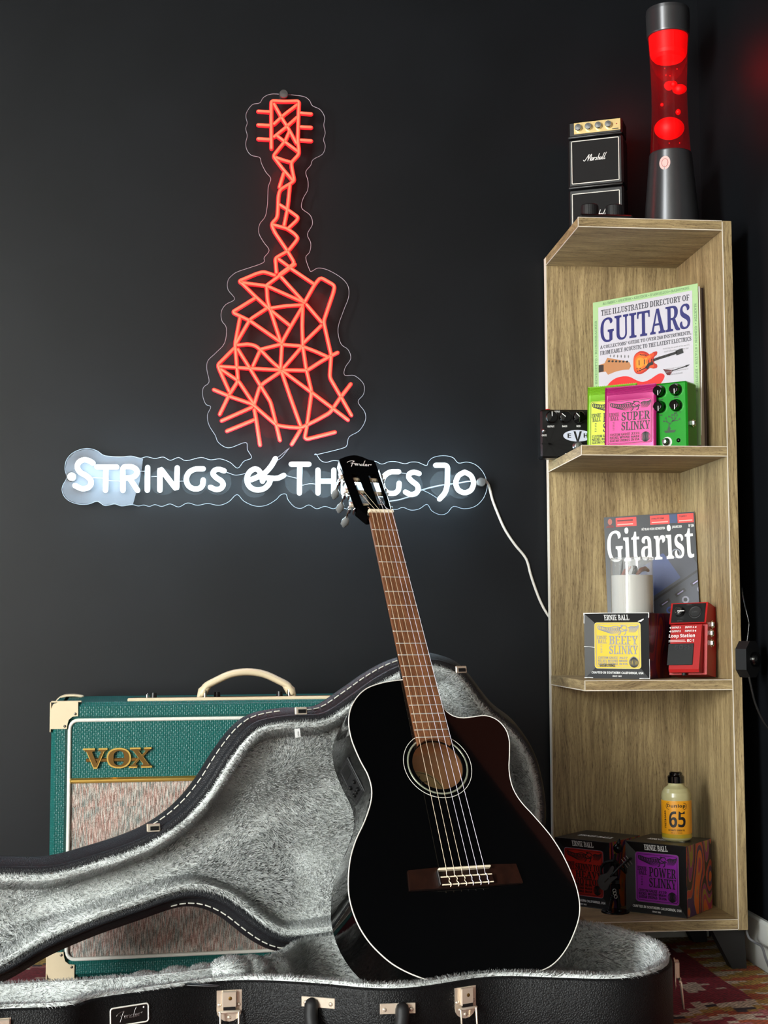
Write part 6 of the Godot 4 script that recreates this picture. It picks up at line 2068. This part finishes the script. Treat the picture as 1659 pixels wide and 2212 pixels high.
# ---------------------------------------------------------------- bottom shelf
func build_bottle() -> void:
	var y := 0.0960 + 0.1236
	var t := thing("oil_bottle", "small clear bottle of lemon oil with yellow label and black cap", "bottle", mv3(0.7780, y, 0.2120))
	var oil := mat(Color(0.66, 0.63, 0.46), 0.25)
	part("bottle_body", lathe([Vector2(0, 0.0), Vector2(0.022, 0.0), Vector2(0.0262, 0.003), Vector2(0.0265, 0.006), Vector2(0.0265, 0.078), Vector2(0.0255, 0.085), Vector2(0.0215, 0.092), Vector2(0.0155, 0.0965), Vector2(0.0135, 0.099), Vector2(0.0135, 0.104), Vector2(0, 0.104)], 48), oil, t, Transform3D(), "cloudy pale bottle")
	part("liquid_foot", lathe([Vector2(0.0264, 0.0055), Vector2(0.0267, 0.007), Vector2(0.0267, 0.0135)], 48), mat(Color(0.68, 0.58, 0.16), 0.2), t)
	var lab := part("label", lathe([Vector2(0.0265, 0.0130), Vector2(0.0269, 0.0132), Vector2(0.0269, 0.0715), Vector2(0.0265, 0.0717)], 64), mat(Color(0.86, 0.58, 0.07), 0.4), t, Transform3D(), "golden yellow paper label")
	part("cap", lathe([Vector2(0.0145, 0.1015), Vector2(0.0148, 0.1020), Vector2(0.0150, 0.1130), Vector2(0.0120, 0.1160), Vector2(0.0115, 0.1160), Vector2(0.0115, 0.1195), Vector2(0.0090, 0.1215), Vector2(0, 0.1218)], 40, false), M.black_gloss, t)
	# lettering bent round the label: small flat pieces set on the cylinder
	round_words(lab, "Dunlop", sansb, 0.034, 0.0078, 0.0625, 0.0, M.ink)
	round_words(lab, "65", sansb, 0.030, 0.0285, 0.0395, 0.07, M.ink)
	round_words(lab, "ULTIMATE LEMON OIL", sansb, 0.030, 0.0030, 0.0205, 0.0, M.ink)
	round_words(lab, "4 fl oz (118 ml)", sans, 0.020, 0.0024, 0.0158, 0.0, M.ink)
	round_words(lab, "FRETBOARD", sansb, 0.030, 0.0042, 0.0390, -0.80, M.ink, true)
	var ring := []
	for k in 40:
		var q := rrect(0.0385, 0.0112, 0.0050, 9)[k]
		var an := (180.0 - 72.0) * PI / 180.0 - q.x / 0.0272 
		ring.append(Vector3(cos(an) * 0.0271, 0.0625 + q.y, sin(an) * 0.0271))
	part("label_line", tube(ring, 0.0004, 6, true), M.ink, lab)

# text wrapped on the bottle, centred towards the viewer's side
func round_words(parent: Node3D, s: String, font: Font, w: float, h: float, y: float, off: float, m: Material, upright := false) -> void:
	var t := TextMesh.new()
	t.text = s
	t.font = font
	t.font_size = 48
	t.pixel_size = 0.01
	t.depth = 0.1
	t.curve_step = 3.0
	var bb := t.get_aabb()
	var mid := bb.get_center()
	var a0 := deg_to_rad(108.0)
	var st := SurfaceTool.new()
	st.begin(Mesh.PRIMITIVE_TRIANGLES)
	var arr := t.surface_get_arrays(0)
	var vs: PackedVector3Array = arr[Mesh.ARRAY_VERTEX]
	var ix: PackedInt32Array = arr[Mesh.ARRAY_INDEX] if arr[Mesh.ARRAY_INDEX] != null else PackedInt32Array(range(vs.size()))
	st.set_smooth_group(-1)
	for i in ix:
		var v := vs[i] - mid
		var p := Vector2(v.x / bb.size.x * w, v.y / bb.size.y * h)
		if upright:
			p = Vector2(-p.y, p.x)
		var an := a0 - off - p.x / 0.027
		var r := 0.0270 + v.z * 0.003
		st.add_vertex(Vector3(cos(an) * r, y + p.y, sin(an) * r))
	part("lettering", done(st), m, parent)

func build_figurine() -> void:
	var at := aty(1326, 1969, 0.096)
	var yaw := 0.0
	var t := thing("metal_figurine", "little black figure of nuts and springs playing an electric guitar", "figurine", mv3(at.x + 0.001, 0.096, at.z + 0.006))
	var k := 0.0000765
	var zc := func(x: float, y: float, z := 0.0) -> Vector3: return Vector3((x - 870.0) * k, (1935.0 - y) * k, z)
	var m := mat(Color(0.085, 0.087, 0.092), 0.2, 0.75)
	var grey := mat(Color(0.15, 0.175, 0.19), 0.35, 0.4)
	part("stand", lathe([Vector2(0, 0), Vector2(0.0250, 0), Vector2(0.0252, 0.0012), Vector2(0.0240, 0.0028), Vector2(0, 0.0032)], 40), m, t)
	var coil := func(a: Vector3, b: Vector3, c: Vector3, r0: float, r1: float, turns: int) -> ArrayMesh:
		var pts := []
		var rad := []
		var nn := turns * 4
		for i in nn + 1:
			var u := float(i) / nn
			pts.append(a.lerp(b, u).lerp(b.lerp(c, u), u))
			rad.append(lerpf(r0, r1, u) * (1.0 if i % 4 < 2 else 0.78))
		return tube(pts, rad, 10)
	# legs with ridged springs and shoe nuts
	part("leg", coil.call(zc.call(715, 1900, 0.004), zc.call(735, 1750, 0.004), zc.call(800, 1580, 0.002), 0.0034, 0.0044, 14), m, t)
	part("leg", coil.call(zc.call(960, 1910, -0.002), zc.call(965, 1740, -0.001), zc.call(930, 1560, 0.0), 0.0030, 0.0044, 14), m, t)
	blob(t, "shoe", zc.call(690, 1905, 0.007), Vector3(0.0062, 0.0036, 0.0080), m)
	blob(t, "shoe", zc.call(955, 1905, 0.003), Vector3(0.0050, 0.0036, 0.0078), m)
	# hips and trunk of stacked nuts
	for e in [[855, 1540, 0.0070], [870, 1450, 0.0078], [885, 1350, 0.0085], [890, 1240, 0.0078], [880, 1140, 0.0062], [870, 1040, 0.0058], [862, 940, 0.0066], [858, 860, 0.0078]]:
		var c: Vector3 = zc.call(e[0], e[1])
		part("body_nut", lathe([Vector2(0, -0.0045), Vector2(e[2] * 0.9, -0.0042), Vector2(e[2], -0.003), Vector2(e[2], 0.003), Vector2(e[2] * 0.9, 0.0042), Vector2(0, 0.0045)], 6, false), m, t, Transform3D(Basis(Vector3.UP, 0.3 * e[1]), c))
	for e in [[835, 1480], [855, 1560], [825, 1420]]:
		part("washer", tube(lift(ellipse(0, 0, 0.0028, 0.0028, 14), 0.0), 0.0008, 6, true), M.steel, t, Transform3D(Basis(), zc.call(e[0], e[1], 0.0092)))
	# neck and helmet head
	part("neck", coil.call(zc.call(862, 800), zc.call(868, 720), zc.call(885, 620, 0.001), 0.0034, 0.0026, 8), m, t)
	blob(t, "head", zc.call(950, 470, 0.002), Vector3(0.0085, 0.0090, 0.0090), m)
	part("crest", tube([zc.call(960, 390), zc.call(985, 330), zc.call(995, 275)], [0.0040, 0.0036, 0.0016], 10), m, t)
	# arms of spring
	part("arm", coil.call(zc.call(830, 765, 0.001), zc.call(430, 770, 0.006), zc.call(545, 1110, 0.011), 0.0030, 0.0026, 26), m, t)
	part("arm", coil.call(zc.call(890, 770, 0.001), zc.call(960, 860, 0.004), zc.call(1100, 1010, 0.008), 0.0030, 0.0030, 12), m, t)
	part("arm", coil.call(zc.call(1100, 1010, 0.008), zc.call(1085, 930, 0.012), zc.call(1050, 830, 0.014), 0.0026, 0.0022, 10), m, t)
	# electric guitar held across
	var g := []
	for q in [[430, 1150], [470, 1060], [560, 1030], [640, 1000], [740, 870], [790, 850], [800, 900], [770, 1010], [760, 1080], [830, 1090], [870, 1080], [860, 1120], [770, 1180], [690, 1270], [640, 1370], [560, 1400], [480, 1350], [435, 1260]]:
		var v: Vector3 = zc.call(q[0], q[1])
		g.append(Vector2(v.x, v.y))
	part("toy_guitar_body", prism(to_poly(smooth_path(g, 3, true)), 0.0120, 0.0155), grey, t, Transform3D(), "dark grey flat guitar body")
	part("toy_guitar_neck", tube([zc.call(720, 1080, 0.0165), zc.call(900, 900, 0.0165), zc.call(1160, 690, 0.0165)], 0.0017, 6), m, t)
	part("toy_headstock", tube([zc.call(980, 830, 0.0165), zc.call(1100, 745, 0.0165), zc.call(1205, 680, 0.0165)], [0.0016, 0.0030, 0.0022], 6, false, Vector3(0, 0, 1), 0.4), m, t)
	for u in 3:
		var c: Vector3 = zc.call(1050 + u * 55, 790 - u * 38, 0.0165)
		var dv := Vector3(-0.0052, 0.0072, 0)
		part("toy_tuner", tube([c - dv, c, c + dv], 0.0007, 6), M.steel, t)
	part("plate", box(Vector3(0.010, 0.0018, 0.0006), 0.0, Vector3()), m, t, Transform3D(Basis(Vector3(0, 0, 1), 0.75), zc.call(620, 1170, 0.0158)))

# ---------------------------------------------------------------- cords
func build_cables() -> void:
	# white lead of the sign, hanging to behind the shelf unit
	var pts := []
	for q in [[1046, 1036], [1056, 1049], [1064, 1080], [1078, 1116], [1092, 1146], [1112, 1176], [1132, 1200], [1140, 1216], [1146, 1240], [1156, 1270], [1166, 1296], [1177, 1318], [1196, 1350], [1210, 1400], [1215, 1500]]:
		pts.append(atz(q[0], q[1], 0.005))
	var o := part("power_lead", tube(smooth_path(pts, 4), 0.0026, 8), mat(Color(0.85, 0.82, 0.78), 0.45), self)
	o.set_meta("label", "white lead hanging from the neon sign to the shelf unit")
	o.set_meta("category", "cable")
	# lamp cord with inline dimmer, hanging in the gap beside the shelf unit
	var org := atz(1616, 1424, 0.325)
	var t := thing("dimmer_cord", "black lamp cord with octagonal inline dimmer hanging beside the shelf unit", "dimmer", mv3(org.x, org.y, org.z))
	var up := []
	for q in [[1603, 1268, 0.290], [1605, 1285, 0.310], [1611, 1315, 0.322], [1617, 1340, 0.325], [1618, 1352, 0.325], [1614, 1385, 0.325], [1613, 1394, 0.325]]:
		up.append(atz(q[0], q[1], q[2]) - org)
	var cord := mat(Color(0.10, 0.10, 0.10), 0.15)
	part("cord", tube(smooth_path(up, 4), 0.0013, 8), cord, t)
	var dn := []
	for q in [[1618, 1460], [1622, 1480], [1632, 1520], [1650, 1560], [1672, 1590], [1690, 1640]]:
		dn.append(atz(q[0], q[1], 0.335) - org)
	part("cord", tube(smooth_path(dn, 4), 0.0019, 8), cord, t)
	var oc := PackedVector2Array([Vector2(-0.0085, -0.0315), Vector2(0.0085, -0.0315), Vector2(0.0200, -0.018), Vector2(0.0200, 0.018), Vector2(0.0085, 0.0315), Vector2(-0.0085, 0.0315), Vector2(-0.0200, 0.018), Vector2(-0.0200, -0.018)])
	var bs := Basis(Vector3(0, 1, 0), 0.62)
	var hs := part("housing", prism(oc, -0.012, 0.010), mat(Color(0.04, 0.04, 0.045), 0.45), t, Transform3D(bs, Vector3()), "black octagonal dimmer housing")
	part("knob", lathe([Vector2(0.0130, 0), Vector2(0.0125, 0.004), Vector2(0.0105, 0.0075), Vector2(0.005, 0.0095), Vector2(0, 0.0098)], 32), M.black_gloss, hs, out_of_front(0.004, 0.0, 0.010))
	# grey cable curling by the skirting
	var gp := []
	for q in [[1612, 2008, 0.28], [1618, 2026, 0.29], [1632, 2036, 0.30], [1646, 2046, 0.33], [1654, 2070, 0.37], [1664, 2096, 0.42]]:
		gp.append(atz(q[0], q[1], q[2]))
	var g := part("floor_cable", tube(smooth_path(gp, 5), 0.0022, 8), mat(Color(0.42, 0.42, 0.43), 0.5), self)
	g.set_meta("label", "thin grey cable curling along the white skirting")
	g.set_meta("category", "cable")
